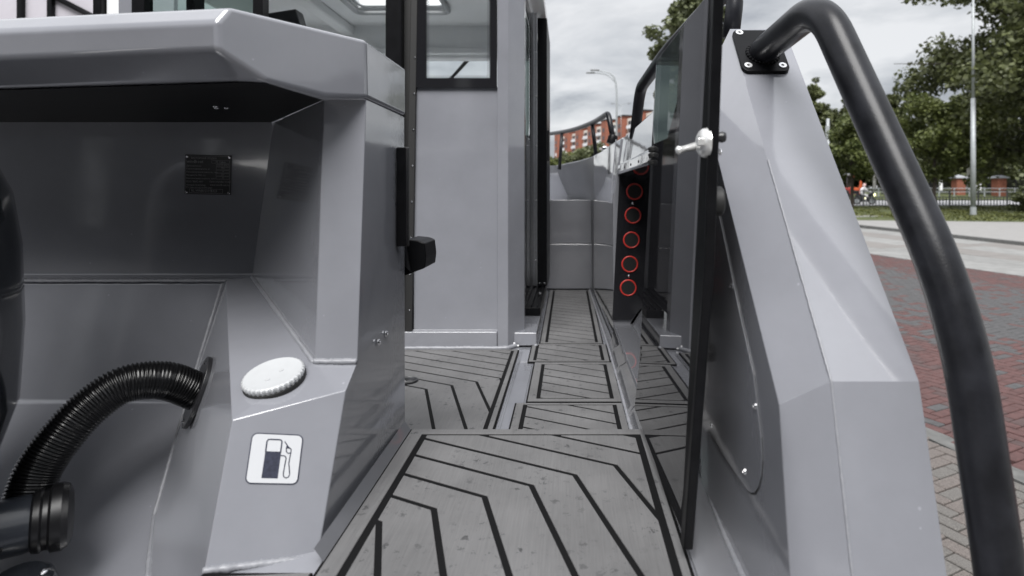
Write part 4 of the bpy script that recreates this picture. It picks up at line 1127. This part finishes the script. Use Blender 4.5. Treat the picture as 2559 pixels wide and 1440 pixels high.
def leaves_mesh(name, centers, radii, n, size, seed, mat, flat=0.75):
    r = np.random.default_rng(seed)
    centers = np.asarray(centers, float); radii = np.asarray(radii, float)
    w = radii ** 2.2; w /= w.sum()
    idx = r.choice(len(centers), n, p=w)
    d = r.normal(size=(n, 3)); d /= np.linalg.norm(d, axis=1)[:, None]
    rad = radii[idx] * (r.random(n) ** 0.45)
    pos = centers[idx] + d * rad[:, None] * np.array([1, 1, flat])
    ax = r.normal(size=(n, 3)); ax[:, 2] *= 0.6; ax /= np.linalg.norm(ax, axis=1)[:, None]
    up = d * 0.6 + r.normal(size=(n, 3)) * 0.6 + np.array([0, 0, 0.5])
    sd_ = np.cross(ax, up); sd_ /= np.linalg.norm(sd_, axis=1)[:, None] + 1e-9
    s = size * r.uniform(0.6, 1.35, n)
    a = ax * s[:, None]; b = sd_ * (s * 0.42)[:, None]
    nrm_ = np.cross(a, b); nrm_ /= np.linalg.norm(nrm_, axis=1)[:, None] + 1e-9
    fold = nrm_ * (s * 0.12)[:, None]
    v = np.stack([pos - a * 0.5, pos + b - fold, pos + a * 0.5, pos - b - fold], 1).reshape(-1, 3)
    me = bpy.data.meshes.new(name)
    me.vertices.add(4 * n); me.vertices.foreach_set('co', v.ravel())
    me.loops.add(6 * n)
    k = np.arange(n)[:, None] * 4
    li = np.concatenate([k + 0, k + 1, k + 2, k + 0, k + 2, k + 3], 1).ravel()
    me.loops.foreach_set('vertex_index', li)
    me.polygons.add(2 * n); me.polygons.foreach_set('loop_start', np.arange(2 * n) * 3); me.polygons.foreach_set('loop_total', np.full(2 * n, 3))
    me.update(calc_edges=True)
    me.materials.append(mat)
    return me
def tree_meshes(h, cr, c0, seed, nleaf, lsize, lmat, barkm=BARK, conic=0.0, limbs=12):
    """trunk with limbs, crown of leaves; local coordinates, base at z=0"""
    r = random.Random(seed)
    tr = MB()
    tp = [V(0, 0, -0.2)]
    for i in range(1, 7):
        tp.append(V(r.uniform(-1, 1) * 0.03 * h * i / 6, r.uniform(-1, 1) * 0.03 * h * i / 6, h * 0.93 * i / 6))
    tp = catmull(tp, 3); n = len(tp)
    r0 = 0.016 * h + 0.04
    tr.add(tube_vf(tp, [r0 * (1 - 0.9 * i / (n - 1)) for i in range(n)], 8))
    cen, rad = [], []
    for i in range(limbs):
        t = c0 + (0.95 - c0) * (i + 0.5) / limbs
        k = int(t / 0.93 * (n - 1)) if t < 0.93 else n - 1
        b = tp[min(k, n - 1)]
        ang = i * 2.4 + r.uniform(-0.4, 0.4)
        tt = (t - c0) / (1 - c0)
        reach = cr * ((1 - tt) ** 0.8 if conic else math.sin(math.pi * min(0.97, 0.16 + 0.80 * tt)) ** 0.7) * r.uniform(0.75, 1.1)
        e = b + V(math.cos(ang) * reach, math.sin(ang) * reach, reach * r.uniform(0.05, 0.5))
        m_ = b.lerp(e, 0.5) + V(0, 0, reach * 0.08)
        tr.add(tube_vf([b, m_, e], [r0 * 0.34 * (1.1 - t), r0 * 0.24 * (1.1 - t), r0 * 0.06], 6))
        for q in range(5):
            f = 0.35 + 0.65 * (q + r.random()) / 5
            c = b.lerp(e, f) + V(r.gauss(0, 1), r.gauss(0, 1), r.gauss(0, 0.7)) * reach * 0.22
            cen.append(c); rad.append(max(0.25 * cr * r.uniform(0.55, 1.25), 0.12))
    for q in range(4):
        cen.append(tp[-1] + V(r.gauss(0, 0.12) * cr, r.gauss(0, 0.12) * cr, r.uniform(-0.1, 0.08) * h)); rad.append(cr * (0.16 if conic else 0.26))
    tm = bpy.data.meshes.new('trunk'); tm.from_pydata([tuple(v) for v in tr.v], [], tr.f); tm.materials.append(barkm)
    tm.polygons.foreach_set('use_smooth', [True] * len(tm.polygons))
    lm = leaves_mesh('crown', [tuple(c) for c in cen], rad, nleaf, lsize, seed, lmat)
    return tm, lm
def place_tree(name, px, Y, meshes, label, cat='tree', group=None, rz=0.0, sc=1.0, X=None):
    x = (px - CX) * Y / F if X is None else X
    e_ = empty(name, (x, Y, gz(Y) + 0.12), label, cat, group, rz)
    e_.scale = (sc, sc, sc)
    for nm, me in (('trunk', meshes[0]), ('crown', meshes[1])):
        o = bpy.data.objects.new(nm, me); C.objects.link(o); o.parent = e_
    return e_
big = tree_meshes(16.5, 7.0, 0.20, 5, 40000, 0.30, LEAF_DK, limbs=26)
lind1 = tree_meshes(7.0, 2.3, 0.32, 21, 9000, 0.22, LEAF_MD, limbs=14)
lind2 = tree_meshes(7.8, 3.1, 0.30, 23, 11000, 0.23, LEAF_MD, limbs=16)
wood1 = tree_meshes(14.5, 3.6, 0.22, 31, 9000, 0.40, LEAF_DK, limbs=16)
wood2 = tree_meshes(15.0, 3.0, 0.15, 33, 10000, 0.40, LEAF_DK, conic=1, limbs=20)
birch = tree_meshes(13.5, 3.0, 0.30, 35, 7500, 0.36, LEAF_PALE, barkm=BIRCH, limbs=15)
slim = tree_meshes(12.0, 2.2, 0.28, 41, 9000, 0.26, LEAF_PALE, limbs=16)
low1 = tree_meshes(6.6, 2.8, 0.12, 51, 7000, 0.30, LEAF_PALE, limbs=14)
low2 = tree_meshes(6.2, 3.0, 0.12, 53, 7000, 0.30, LEAF_MD, limbs=14)
place_tree('broadleaf_tree', 2590, 41, big, 'largest dark olive broadleaf tree, crown cut by the right edge of the photo', sc=1.14)
place_tree('linden_tree', 2130, 45.5, lind1, 'small round green tree beside the motorcyclist')
place_tree('linden_tree', 2335, 43, lind2, 'small green street tree between the black handrail and the grey lamp post', rz=1.2)
W_ = 'trees of the wood beyond the road'
place_tree('wood_tree', 2580, 63, wood1, 'dark tall tree of the wood behind the brick pillars at the right edge', group=W_, rz=0.4)
place_tree('wood_tree', 2500, 70, wood1, 'dark tree of the wood right of the grey lamp post', group=W_, rz=2.1, sc=0.9)
place_tree('wood_tree', 2420, 74, birch, 'pale-stemmed birch of the wood behind the grey lamp post', group=W_, rz=3.0, sc=0.95)
place_tree('wood_tree', 2345, 78, wood1, 'dark tree of the wood behind the small street tree', group=W_, rz=4.4, sc=0.82)
place_tree('wood_tree', 2285, 82, birch, 'loose birch top between the handrail and the large tree', group=W_, rz=1.0, sc=0.98)
place_tree('wood_tree', 2235, 80, wood2, 'slim pointed tree top just right of the black handrail', group=W_, rz=0.3, sc=0.92)
place_tree('wood_tree', 2185, 84, birch, 'birch of the wood hidden in part by the black handrail', group=W_, rz=5.0, sc=0.9)
place_tree('wood_tree', 2125, 80, wood2, 'pointed tree top just left of the black handrail', group=W_, rz=2.6, sc=0.90)
place_tree('wood_tree', 2078, 86, wood1, 'dark tree of the wood behind the grey sign pole', group=W_, rz=0.9, sc=0.78)
place_tree('wood_tree', 2040, 78, wood2, 'narrow conifer beside the top of the grey stern coaming', group=W_, rz=1.9, sc=0.98)
place_tree('slim_tree', 1722, 30, slim, 'slim grey-green tree showing behind the dark side gate')
B_ = 'low trees in front of the brick apartment block'
for (px, Y, me_, sc_, rz_, lab) in ((1372, 66, low2, 0.66, 0.2, 'leftmost low bushy tree under the bow rail'), (1412, 70, low1, 0.70, 1.0, 'low bushy tree below the first bow rail post'),
                                   (1452, 72, low2, 0.80, 2.0, 'low bushy tree between the two bow rail posts'), (1490, 70, low1, 0.86, 3.1, 'low bushy tree behind the second bow rail post'),
                                   (1530, 74, low2, 0.86, 4.0, 'low bushy tree right of the bow rail end'), (1572, 76, low1, 0.95, 5.0, 'rightmost low tree beside the brick apartment block')):
    place_tree('low_tree', px, Y, me_, lab, group=B_, rz=rz_, sc=sc_)
sh = tree_meshes(1.7, 0.95, 0.10, 61, 2500, 0.15, LEAF_DK, limbs=9)
place_tree('shrub', 2572, 33, sh, 'dark green shrub on the lawn at the right edge', cat='shrub')
# far wood as one mass
cen = []; rad = []
rw = random.Random(3)
for i in range(460):
    px = rw.uniform(1980, 2900); Y = rw.uniform(92, 120)
    cen.append(((px - CX) * Y / F, Y, gz(Y) + rw.uniform(0.5, 10.5))); rad.append(rw.uniform(1.6, 2.8))
tag(link('far_wood', leaves_mesh('far_wood', cen, rad, 62000, 0.7, 9, LEAF_DK), None), 'dark mass of the wood behind the street trees', 'wood', kind='stuff')
# grass blades on the lawn
cen = []; rad = []
for i in range(420):
    px = rw.uniform(2080, 2640); Y = rw.uniform(31, 49)
    x = (px - CX) * Y / F
    if x * 0.949 + Y * 0.316 < 27.6 - 0.0: continue
    cen.append((x, Y, gz(Y) + 0.16)); rad.append(rw.uniform(0.3, 0.9))
tag(link('grass', leaves_mesh('grass', cen, rad, 9000, 0.12, 10, leaf_mat('grass_blades', (0.035, 0.045, 0.010), (0.12, 0.13, 0.035)), flat=0.06), None), 'short patchy grass on the lawn before the fence', 'grass', kind='stuff')

# ------------------------------------------------------------------ street furniture and buildings
GALV = simple('galvanised_steel', (0.34, 0.36, 0.37), 0.5, metal=0.3, noise=0.12, nscale=4)
FENCE = simple('grey_fence_paint', (0.17, 0.175, 0.18), 0.6)
IRON = simple('dark_iron', (0.018, 0.018, 0.020), 0.6)
BRICK_W = simple('brick_masonry', (0.25, 0.092, 0.058), 0.85, noise=0.18, nscale=8)
CAPM = simple('pillar_cap', (0.30, 0.31, 0.33), 0.8)
WHITE_M = simple('white_paint', (0.75, 0.76, 0.76), 0.6)
def street_lamp(px, Y, h, label, arms, r=0.12, group=None, base=True, bend=True):
    x = (px - CX) * Y / F
    e_ = empty('street_lamp', (x, Y, gz(Y) + 0.1), label, 'street lamp', group)
    o = V(x, Y, gz(Y) + 0.1)
    if bend:
        top = [o, o + V(0, 0, h * 0.5), o + V(0, 0, h * 0.86)]
        k = arms[0]
        path = smooth_path([o, o + V(0, 0, h * 0.93), o + V(k * 0.35, 0, h * 0.985), o + V(k, 0, h)], [0, h * 0.14, 0.4, 0])
        tube('pole', path, [r * (1 - 0.55 * i / (len(path) - 1)) for i in range(len(path))], GALV, e_, n=10)
        for k2, dz in ((k, 0.0), (k * 1.18, -0.18)):
            box('lamp_head', o + V(k2 * 1.12, (0.2 if dz else -0.2), h + dz), (0.85, 0.28, 0.12), FENCE, e_, bevel=0.04)
        tube('arm', smooth_path([o + V(0, 0, h * 0.90), o + V(k * 0.45, 0.2, h * 0.972), o + V(k * 1.1, 0.2, h - 0.18)], 0.5), r * 0.4, GALV, e_, n=8)
    else:
        tube('pole', [o, o + V(0, 0, h * 0.52)], [r, r * 0.86], GALV, e_, n=12)
        tube('pole', [o + V(0, 0, h * 0.52), o + V(0, 0, h)], [r * 0.62, r * 0.42], GALV, e_, n=12)
        for k in arms:
            tube('arm', smooth_path([o + V(0, 0, h - 0.3), o + V(k * 0.3, 0, h + 0.15), o + V(k, 0, h + 0.3)], 0.3), r * 0.35, GALV, e_, n=8)
            box('lamp_head', o + V(k * 1.2, 0, h + 0.3), (0.8, 0.3, 0.12), FENCE, e_, bevel=0.04)
    if base:
        lathe('base_flange', o, (0, 0, 1), [(0, r * 1.5), (0.06, r * 1.5), (0.08, r * 1.15), (0.55, r * 1.12)], GALV, e_, n=16)
    return e_
street_lamp(2432, 36, 13.6, 'tall grey galvanised lamp post standing on the lawn at the right', (-1.8, 1.8), r=0.15, bend=False)
street_lamp(1541, 58, 12.6, 'curved double street lamp against the sky above the bow rail', (-1.9,), r=0.10)
street_lamp(1552, 140, 19.5, 'distant double-armed street lamp just right of the curved lamp', (-1.6, 1.6), r=0.10, bend=False)
street_lamp(1366, 150, 13.4, 'faint distant street lamp at the left end of the bow rail', (-1.6, 1.6), r=0.09, bend=False)
sp = empty('sign_pole', P(2069, 520, 60), 'thin grey sign pole rising beside the stern coaming', 'pole')
tube('pole', [P(2069, 525, 60), P(2069, 297, 60)], 0.16, GALV, sp, n=8)
box('sign_plate', P(2067, 330, 59.8), (0.35, 0.05, 1.2), GALV, sp)

# road fence: posts, rails, bars one by one
def bar_fence(name, x0, x1, Y, h, label, step, post, barw, mat, group=None, base=0.12, rails=(0.18, 1.0), barlo=0.1, barhi=0.62):
    e_ = empty(name, ((x0 + x1) / 2, Y, gz(Y)), label, 'fence', group)
    z0 = gz(Y) + 0.1
    for rl in rails: box('rail', ((x0 + x1) / 2, Y, z0 + h * rl), (x1 - x0, 0.05, 0.06), mat, e_, bevel=0)
    me = None
    n = int((x1 - x0) / step)
    for i in range(n + 1):
        x = x0 + i * step
        big_ = i % post == 0
        if big_: box('post', (x, Y - 0.04, z0 + h * 0.52), (0.09, 0.09, h * 1.04), mat, e_, bevel=0)
        else:
            if me is None:
                v, f = box_vf((0, 0, 0), (barw, barw * 0.7, h * (barhi - barlo)))
                me = bpy.data.meshes.new('bar'); me.from_pydata([tuple(q) for q in v], [], f); me.materials.append(mat)
            o = bpy.data.objects.new('bar', me); C.objects.link(o); o.parent = e_
            o.location = V(x, Y, z0 + h * (barhi + barlo) / 2) - e_.location
    return e_
bar_fence('road_fence', 19.0, 38.0, 48, 1.30, 'grey barred pedestrian fence along the road behind the lawn', 0.255, 9, 0.055, FENCE, rails=(0.10, 0.62, 1.0), barhi=0.62)
bar_fence('guard_rail', 20.0, 52.0, 63.5, 1.0, 'pale grey guard rail on the far side of the road', 1.6, 1, 0.05, GALV, rails=(0.62, 1.0))
# brick gate pillars with capstones and the iron fence between
for (px, Y, lab) in ((2395, 68, 'left brick gate pillar with grey pyramid cap'), (2496, 66, 'right brick gate pillar with grey pyramid cap'), (2590, 64, 'brick pillar with grey cap past the right edge')):
    if px > 2560: continue
    x = (px - CX) * Y / F
    e_ = empty('brick_pillar', (x, Y, gz(Y)), lab, 'pillar', 'brick gate pillars beyond the road')
    zt = (CY - 446) * Y / F
    core = box('shaft', (x, Y, (gz(Y) + zt) / 2), (0.98, 0.98, zt - gz(Y)), BRICK_W, e_, bevel=0)
    nrow = int((zt - gz(Y)) / 0.19)
    v, f = box_vf((0, 0, 0), (0.31, 0.03, 0.165)); bm_ = bpy.data.meshes.new('brick'); bm_.from_pydata([tuple(q) for q in v], [], f); bm_.materials.append(BRICK_W)
    for rI in range(nrow):
        for k in range(3):
            o = bpy.data.objects.new('brick', bm_); C.objects.link(o); o.parent = core
            o.location = (x - 0.325 + 0.325 * k, Y - 0.50, zt - 0.10 - rI * 0.19)
    zc = zt
    mesh('cap', [V(x - 0.72, Y - 0.72, zc), V(x + 0.72, Y - 0.72, zc), V(x + 0.72, Y + 0.72, zc), V(x - 0.72, Y + 0.72, zc), V(x - 0.72, Y - 0.72, zc + 0.1), V(x + 0.72, Y - 0.72, zc + 0.1), V(x + 0.72, Y + 0.72, zc + 0.1), V(x - 0.72, Y + 0.72, zc + 0.1), V(x, Y, zc + 0.42)],
         [(0, 3, 2, 1), (0, 1, 5, 4), (1, 2, 6, 5), (2, 3, 7, 6), (3, 0, 4, 7), (4, 5, 8), (5, 6, 8), (6, 7, 8), (7, 4, 8)], CAPM, e_)
bar_fence('iron_fence', 36, 62, 69, 1.75, 'dark iron fence between the brick gate pillars before the wood', 0.22, 14, 0.05, IRON, rails=(0.15, 0.92), barlo=0.0, barhi=1.0)
wp_ = empty('white_post', P(2351, 475, 62), 'short white marker post left of the brick pillars', 'post')
box('post', P(2351, 463, 62), (0.24, 0.2, 1.15), WHITE_M, wp_)
wp2 = empty('white_post', P(2448, 475, 62), 'short white marker post right of the lamp post', 'post')
box('post', P(2448, 466, 62), (0.22, 0.2, 0.75), WHITE_M, wp2)

# motorcycle and rider on the road
mo = P(2160, 512, 53)
moto = empty('motorcycle', mo, 'dark touring motorcycle with lit headlight on the road behind the fence', 'motorcycle')
LAMP = bpy.data.materials.new('headlight'); LAMP.use_nodes = True
bb = LAMP.node_tree.nodes['Principled BSDF']; bb.inputs['Base Color'].default_value = (0.9, 0.9, 0.6, 1); bb.inputs['Emission Color'].default_value = (1.0, 0.98, 0.55, 1); bb.inputs['Emission Strength'].default_value = 1.6
MDARK = simple('bike_black', (0.02, 0.021, 0.024), 0.3)
for dx_ in (-0.66, 0.66):
    vs, fs = [], []
    for i in range(28):
        t = 2 * math.pi * i / 28
        for k in range(8):
            q = 2 * math.pi * k / 8; r_ = 0.27 + 0.065 * math.cos(q)
            vs.append(mo + V(dx_ + r_ * math.cos(t), 0.075 * math.sin(q), 0.335 + r_ * math.sin(t)))
    for i in range(28):
        for k in range(8): fs.append((i * 8 + k, i * 8 + (k + 1) % 8, ((i + 1) % 28) * 8 + (k + 1) % 8, ((i + 1) % 28) * 8 + k))
    w_ = mesh('wheel', vs, fs, RUBBER, moto, smooth=True)
    lathe('rim', mo + V(dx_, -0.04, 0.335), (0, 1, 0), [(0, 0.20), (0.08, 0.20), (0.08, 0.06)], GALV, w_, n=20)
prism('engine_body', [mo + V(*q) for q in ((-0.5, -0.14, 0.62), (-0.32, -0.14, 0.30), (0.30, -0.14, 0.26), (0.46, -0.14, 0.52), (0.56, -0.14, 0.82), (0.40, -0.14, 0.98), (0.05, -0.14, 0.88), (-0.45, -0.14, 0.84))], (0, 0.28, 0), MDARK, moto, bevel=0.05)
prism('fairing', [mo + V(*q) for q in ((0.42, -0.2, 0.72), (0.82, -0.2, 0.78), (0.86, -0.2, 0.95), (0.62, -0.2, 1.30), (0.5, -0.2, 1.05))], (0, 0.4, 0), MDARK, moto, bevel=0.06)
lathe('headlight', mo + V(0.80, -0.17, 0.88), (0.6, -0.8, 0), [(0, 0.13), (0.06, 0.13), (0.08, 0.05)], LAMP, moto, n=16)
lathe('fog_lamp', mo + V(0.0, -0.2, 0.58), (0.2, -1, 0), [(0, 0.09), (0.05, 0.085)], LAMP, moto, n=14)
box('top_case', mo + V(-0.78, 0, 1.12), (0.52, 0.5, 0.32), MDARK, moto, bevel=0.10, seg=3)
box('seat', mo + V(-0.30, 0, 0.90), (0.75, 0.3, 0.12), MDARK, moto, bevel=0.05)
tube('handlebar', [mo + V(0.42, -0.36, 1.12), mo + V(0.5, 0, 1.10), mo + V(0.42, 0.36, 1.12)], 0.02, MDARK, moto, n=6)
tube('fork', [mo + V(0.66, -0.09, 0.34), mo + V(0.48, -0.09, 1.05)], 0.035, GALV, moto, n=6)
# rider: one skinned body
def person(name, joints, edges, mats, label, base):
    e_ = empty(name, base, label, 'person')
    me = bpy.data.meshes.new('body'); me.from_pydata([tuple(base + Vector(j[:3])) for j in joints], edges, [])
    o = link('body', me, mats, e_)
    sk = o.modifiers.new('skin', 'SKIN')
    for i, j in enumerate(joints):
        me.skin_vertices[0].data[i].radius = (j[3], j[4] if len(j) > 4 else j[3])
    me.skin_vertices[0].data[0].use_root = True
    ss = o.modifiers.new('sub', 'SUBSURF'); ss.levels = 1; ss.render_levels = 1
    return e_
JACKET = simple('white_riding_jacket', (0.70, 0.69, 0.70), 0.7, noise=0.15, nscale=7)
jr = [(-0.28, 0, 0.98, 0.15, 0.17), (-0.22, 0, 1.22, 0.16, 0.19), (-0.12, 0, 1.45, 0.15, 0.20), (-0.05, 0, 1.60, 0.06), (-0.08, -0.22, 1.46, 0.085), (0.14, -0.32, 1.24, 0.065), (0.40, -0.34, 1.13, 0.05),
      (-0.08, 0.22, 1.46, 0.085), (0.14, 0.32, 1.24, 0.065), (0.40, 0.34, 1.13, 0.05), (-0.22, -0.14, 0.93, 0.11), (0.16, -0.24, 0.84, 0.085), (-0.02, -0.25, 0.42, 0.06), (0.10, -0.25, 0.33, 0.045),
      (-0.22, 0.14, 0.93, 0.11), (0.16, 0.24, 0.84, 0.085), (-0.02, 0.25, 0.42, 0.06), (0.10, 0.25, 0.33, 0.045)]
er = [(0, 1), (1, 2), (2, 3), (2, 4), (4, 5), (5, 6), (2, 7), (7, 8), (8, 9), (0, 10), (10, 11), (11, 12), (12, 13), (0, 14), (14, 15), (15, 16), (16, 17)]
rider = person('person', jr, er, JACKET, 'motorcyclist in white jacket and red and white helmet riding behind the fence', mo.copy())
hc = mo + V(0.02, 0, 1.73)
vs, fs = [], []
for j in range(9):
    ph_ = math.pi * j / 8
    for i in range(16):
        t = 2 * math.pi * i / 16
        vs.append(hc + V(0.155 * math.sin(ph_) * math.cos(t), 0.13 * math.sin(ph_) * math.sin(t), 0.15 * math.cos(ph_)))
for j in range(8):
    for i in range(16): fs.append((j * 16 + i, j * 16 + (i + 1) % 16, (j + 1) * 16 + (i + 1) % 16, (j + 1) * 16 + i))
HELM = simple('helmet_pink_white', (0.72, 0.50, 0.47), 0.3, noise=0.4, nscale=8)
mesh('helmet', vs, fs, HELM, rider, smooth=True)
box('visor', hc + V(0.11, -0.04, -0.015), (0.10, 0.20, 0.09), BLACK_GLOSS, rider, bevel=0.03)
box('glove', mo + V(0.42, -0.35, 1.14), (0.12, 0.09, 0.09), WHITE_M, rider, bevel=0.03)

# orange utility tractor half hidden behind the small tree
to = P(2118, 505, 57)
OR = simple('orange_paint', (0.52, 0.10, 0.03), 0.45)
trc = empty('utility_tractor', to, 'orange utility tractor half hidden by the small street tree', 'tractor')
prism('hood', [to + V(*q) for q in ((0.2, -0.4, 0.7), (1.15, -0.4, 0.75), (1.2, -0.4, 1.15), (0.9, -0.4, 1.35), (0.2, -0.4, 1.4))], (0, 0.8, 0), OR, trc, bevel=0.08)
box('cab_base', to + V(-0.4, 0, 1.0), (1.3, 1.3, 0.7), simple('tractor_red', (0.30, 0.04, 0.035), 0.5), trc, bevel=0.06)
for (dx_, dy_) in ((-1.0, -0.6), (0.25, -0.6), (-1.0, 0.6), (0.25, 0.6)):
    tube('cab_post', [to + V(dx_, dy_, 1.3), to + V(dx_ * 0.9, dy_, 2.55)], 0.05, FENCE, trc, n=6)
box('cab_roof', to + V(-0.35, 0, 2.60), (1.5, 1.4, 0.14), GALV, trc, bevel=0.05)
lathe('beacon', to + V(0.95, -0.1, 2.62), (0, 0, 1), [(0, 0.12), (0.12, 0.17), (0.24, 0.15), (0.32, 0.0)], OR, trc, n=14)
tube('beacon_stalk', [to + V(0.2, -0.1, 2.4), to + V(0.95, -0.1, 2.45), to + V(0.95, -0.1, 2.64)], 0.05, OR, trc, n=6)
prism('exhaust_guard', [to + V(*q) for q in ((0.9, -0.45, 1.3), (1.2, -0.45, 1.3), (1.16, -0.45, 1.9), (1.02, -0.45, 2.05))], (0, 0.15, 0), OR, trc, bevel=0.02)
for (dx_, r_) in ((-0.7, 0.62), (0.85, 0.42)):
    lathe('wheel', to + V(dx_, -0.75, r_), (0, 1, 0), [(0, r_ * 0.5), (0.0, r_ * 0.92), (0.06, r_), (0.26, r_), (0.32, r_ * 0.9)], RUBBER, trc, n=24)
box('fender', to + V(0.62, -0.62, 0.86), (0.62, 0.3, 0.22), OR, trc, bevel=0.08)

# brick apartment block, receding to the left
apt = empty('apartment_block', (10, 250, gz(250)), 'orange brick apartment block with white balconies behind the bow rail', 'building')
CREAM = simple('cream_panel', (0.62, 0.58, 0.52), 0.8, noise=0.06, nscale=0.5)
WIN = simple('dark_window', (0.05, 0.06, 0.07), 0.1)
BALC = simple('white_balcony', (0.70, 0.72, 0.74), 0.6)
pA, pB = V(-3.2, 300, 0), V(29.0, 205, 0)
dirv = (pB - pA).normalized(); nv = V(dirv.y, -dirv.x, 0)
if nv.y > 0: nv = -nv
axm = Matrix((dirv, -nv, V(0, 0, 1))).transposed()
TOP = 27.0; BOT = -3.0; HH = TOP - BOT
Ltot = (pB - pA).length
def ab(t, d, z): return pA + dirv * t + nv * d + V(0, 0, z)
box('wall', ab(Ltot / 2, -6, (TOP + BOT) / 2), (Ltot, 12, HH), BRICK_W, apt, ax=axm, bevel=0)
unit = 15.5
nU = int(Ltot / unit) + 1
for i in range(nU):
    t0 = i * unit
    th = random.Random(i).choice((0.0, 0.7, -0.3))
    box('brick_bay', ab(t0 + 3.2, 1.8, (TOP + BOT) / 2 + 0.6 + th), (5.2, 4.4, HH + 1.2), BRICK_W, apt, ax=axm, bevel=0)
    box('parapet', ab(t0 + 3.2, 1.8, TOP + 1.3 + th), (6.3, 4.7, 0.5), IRON, apt, ax=axm, bevel=0)
    box('cream_bay', ab(t0 + 9.2, 0.9, (TOP + BOT) / 2), (5.6, 2.6, HH - 0.4), CREAM, apt, ax=axm, bevel=0)
    for fl_ in range(9):
        z = BOT + 2.2 + fl_ * 3.05
        box('balcony', ab(t0 + 9.2, 2.45, z), (5.0, 0.7, 1.15), BALC, apt, ax=axm, bevel=0)
        box('window', ab(t0 + 9.2, 2.25, z + 1.5), (3.2, 0.3, 1.3), WIN, apt, ax=axm, bevel=0)
        box('window', ab(t0 + 13.4, 0.05, z + 0.8), (1.5, 0.3, 1.5), BALC, apt, ax=axm, bevel=0)
        box('window', ab(t0 + 3.2, 4.05, z + 0.8), (1.4, 0.2, 1.5), WIN if fl_ % 3 else BALC, apt, ax=axm, bevel=0)

# exhibition pavilion to port: white panels and dark mullions
pav = empty('white_pavilion', (-11, 12, gz(12)), 'white panelled pavilion with black mullions at the top left', 'building')
PANEL = simple('white_panel', (0.48, 0.46, 0.50), 0.4, noise=0.05, nscale=2)
zt_, zb_ = 6.2, gz(12)
xs_ = [-17.0, -15.2, -13.4, -11.55, -11.0, -10.35, -9.35, -8.4, -7.9]
for a, b in zip(xs_[:-1], xs_[1:]):
    box('panel', ((a + b) / 2, 12.1, (zt_ + zb_) / 2), (b - a - 0.02, 0.12, zt_ - zb_), PANEL, pav, bevel=0)
for x in (-15.2, -13.4, -10.93, -10.33, -9.0):
    box('mullion', (x, 12.0, (zt_ + zb_) / 2), (0.09, 0.12, zt_ - zb_), BLACK_METAL, pav, bevel=0)
tube('brace', [V(-10.35, 11.97, 3.95), V(-9.0, 11.97, 3.25), V(-7.9, 11.97, 2.7)], 0.06, BLACK_METAL, pav, n=6)
box('roof_edge', (-12.5, 12.3, zt_ + 0.15), (10, 1.5, 0.3), FENCE, pav)
# added unseen hall behind the camera, to shade and reflect in the paint
hall = empty('added_shade_hall', (-4, -17, gz(-17)), 'added unseen dark hall behind the boat, shading and reflecting in its paint', 'building')
SHADE_HALLM = simple('shade_hall_cladding', (0.06, 0.062, 0.068), 0.5, noise=0.1, nscale=0.5)
box('wall', (-4, -20, 3.6), (64, 6, 11.6), SHADE_HALLM, hall)
for i in range(16):
    box('shade_hall_pane', (-34 + i * 4.0, -16.95, 2.2), (3.4, 0.12, 6.4), simple('shade_hall_glass', (0.03, 0.035, 0.04), 0.05) if i == 0 else bpy.data.materials['shade_hall_glass'], hall, bevel=0)
for i in range(17):
    box('reflection_column', (-36 + i * 4.0, -16.9, 2.4), (0.5, 0.3, 7.0), WHITE_M, hall, bevel=0)  # white uprights added to streak the reflections in the boat paint
box('roof', (-4, -19.6, 9.55), (66, 8, 0.35), FENCE, hall)
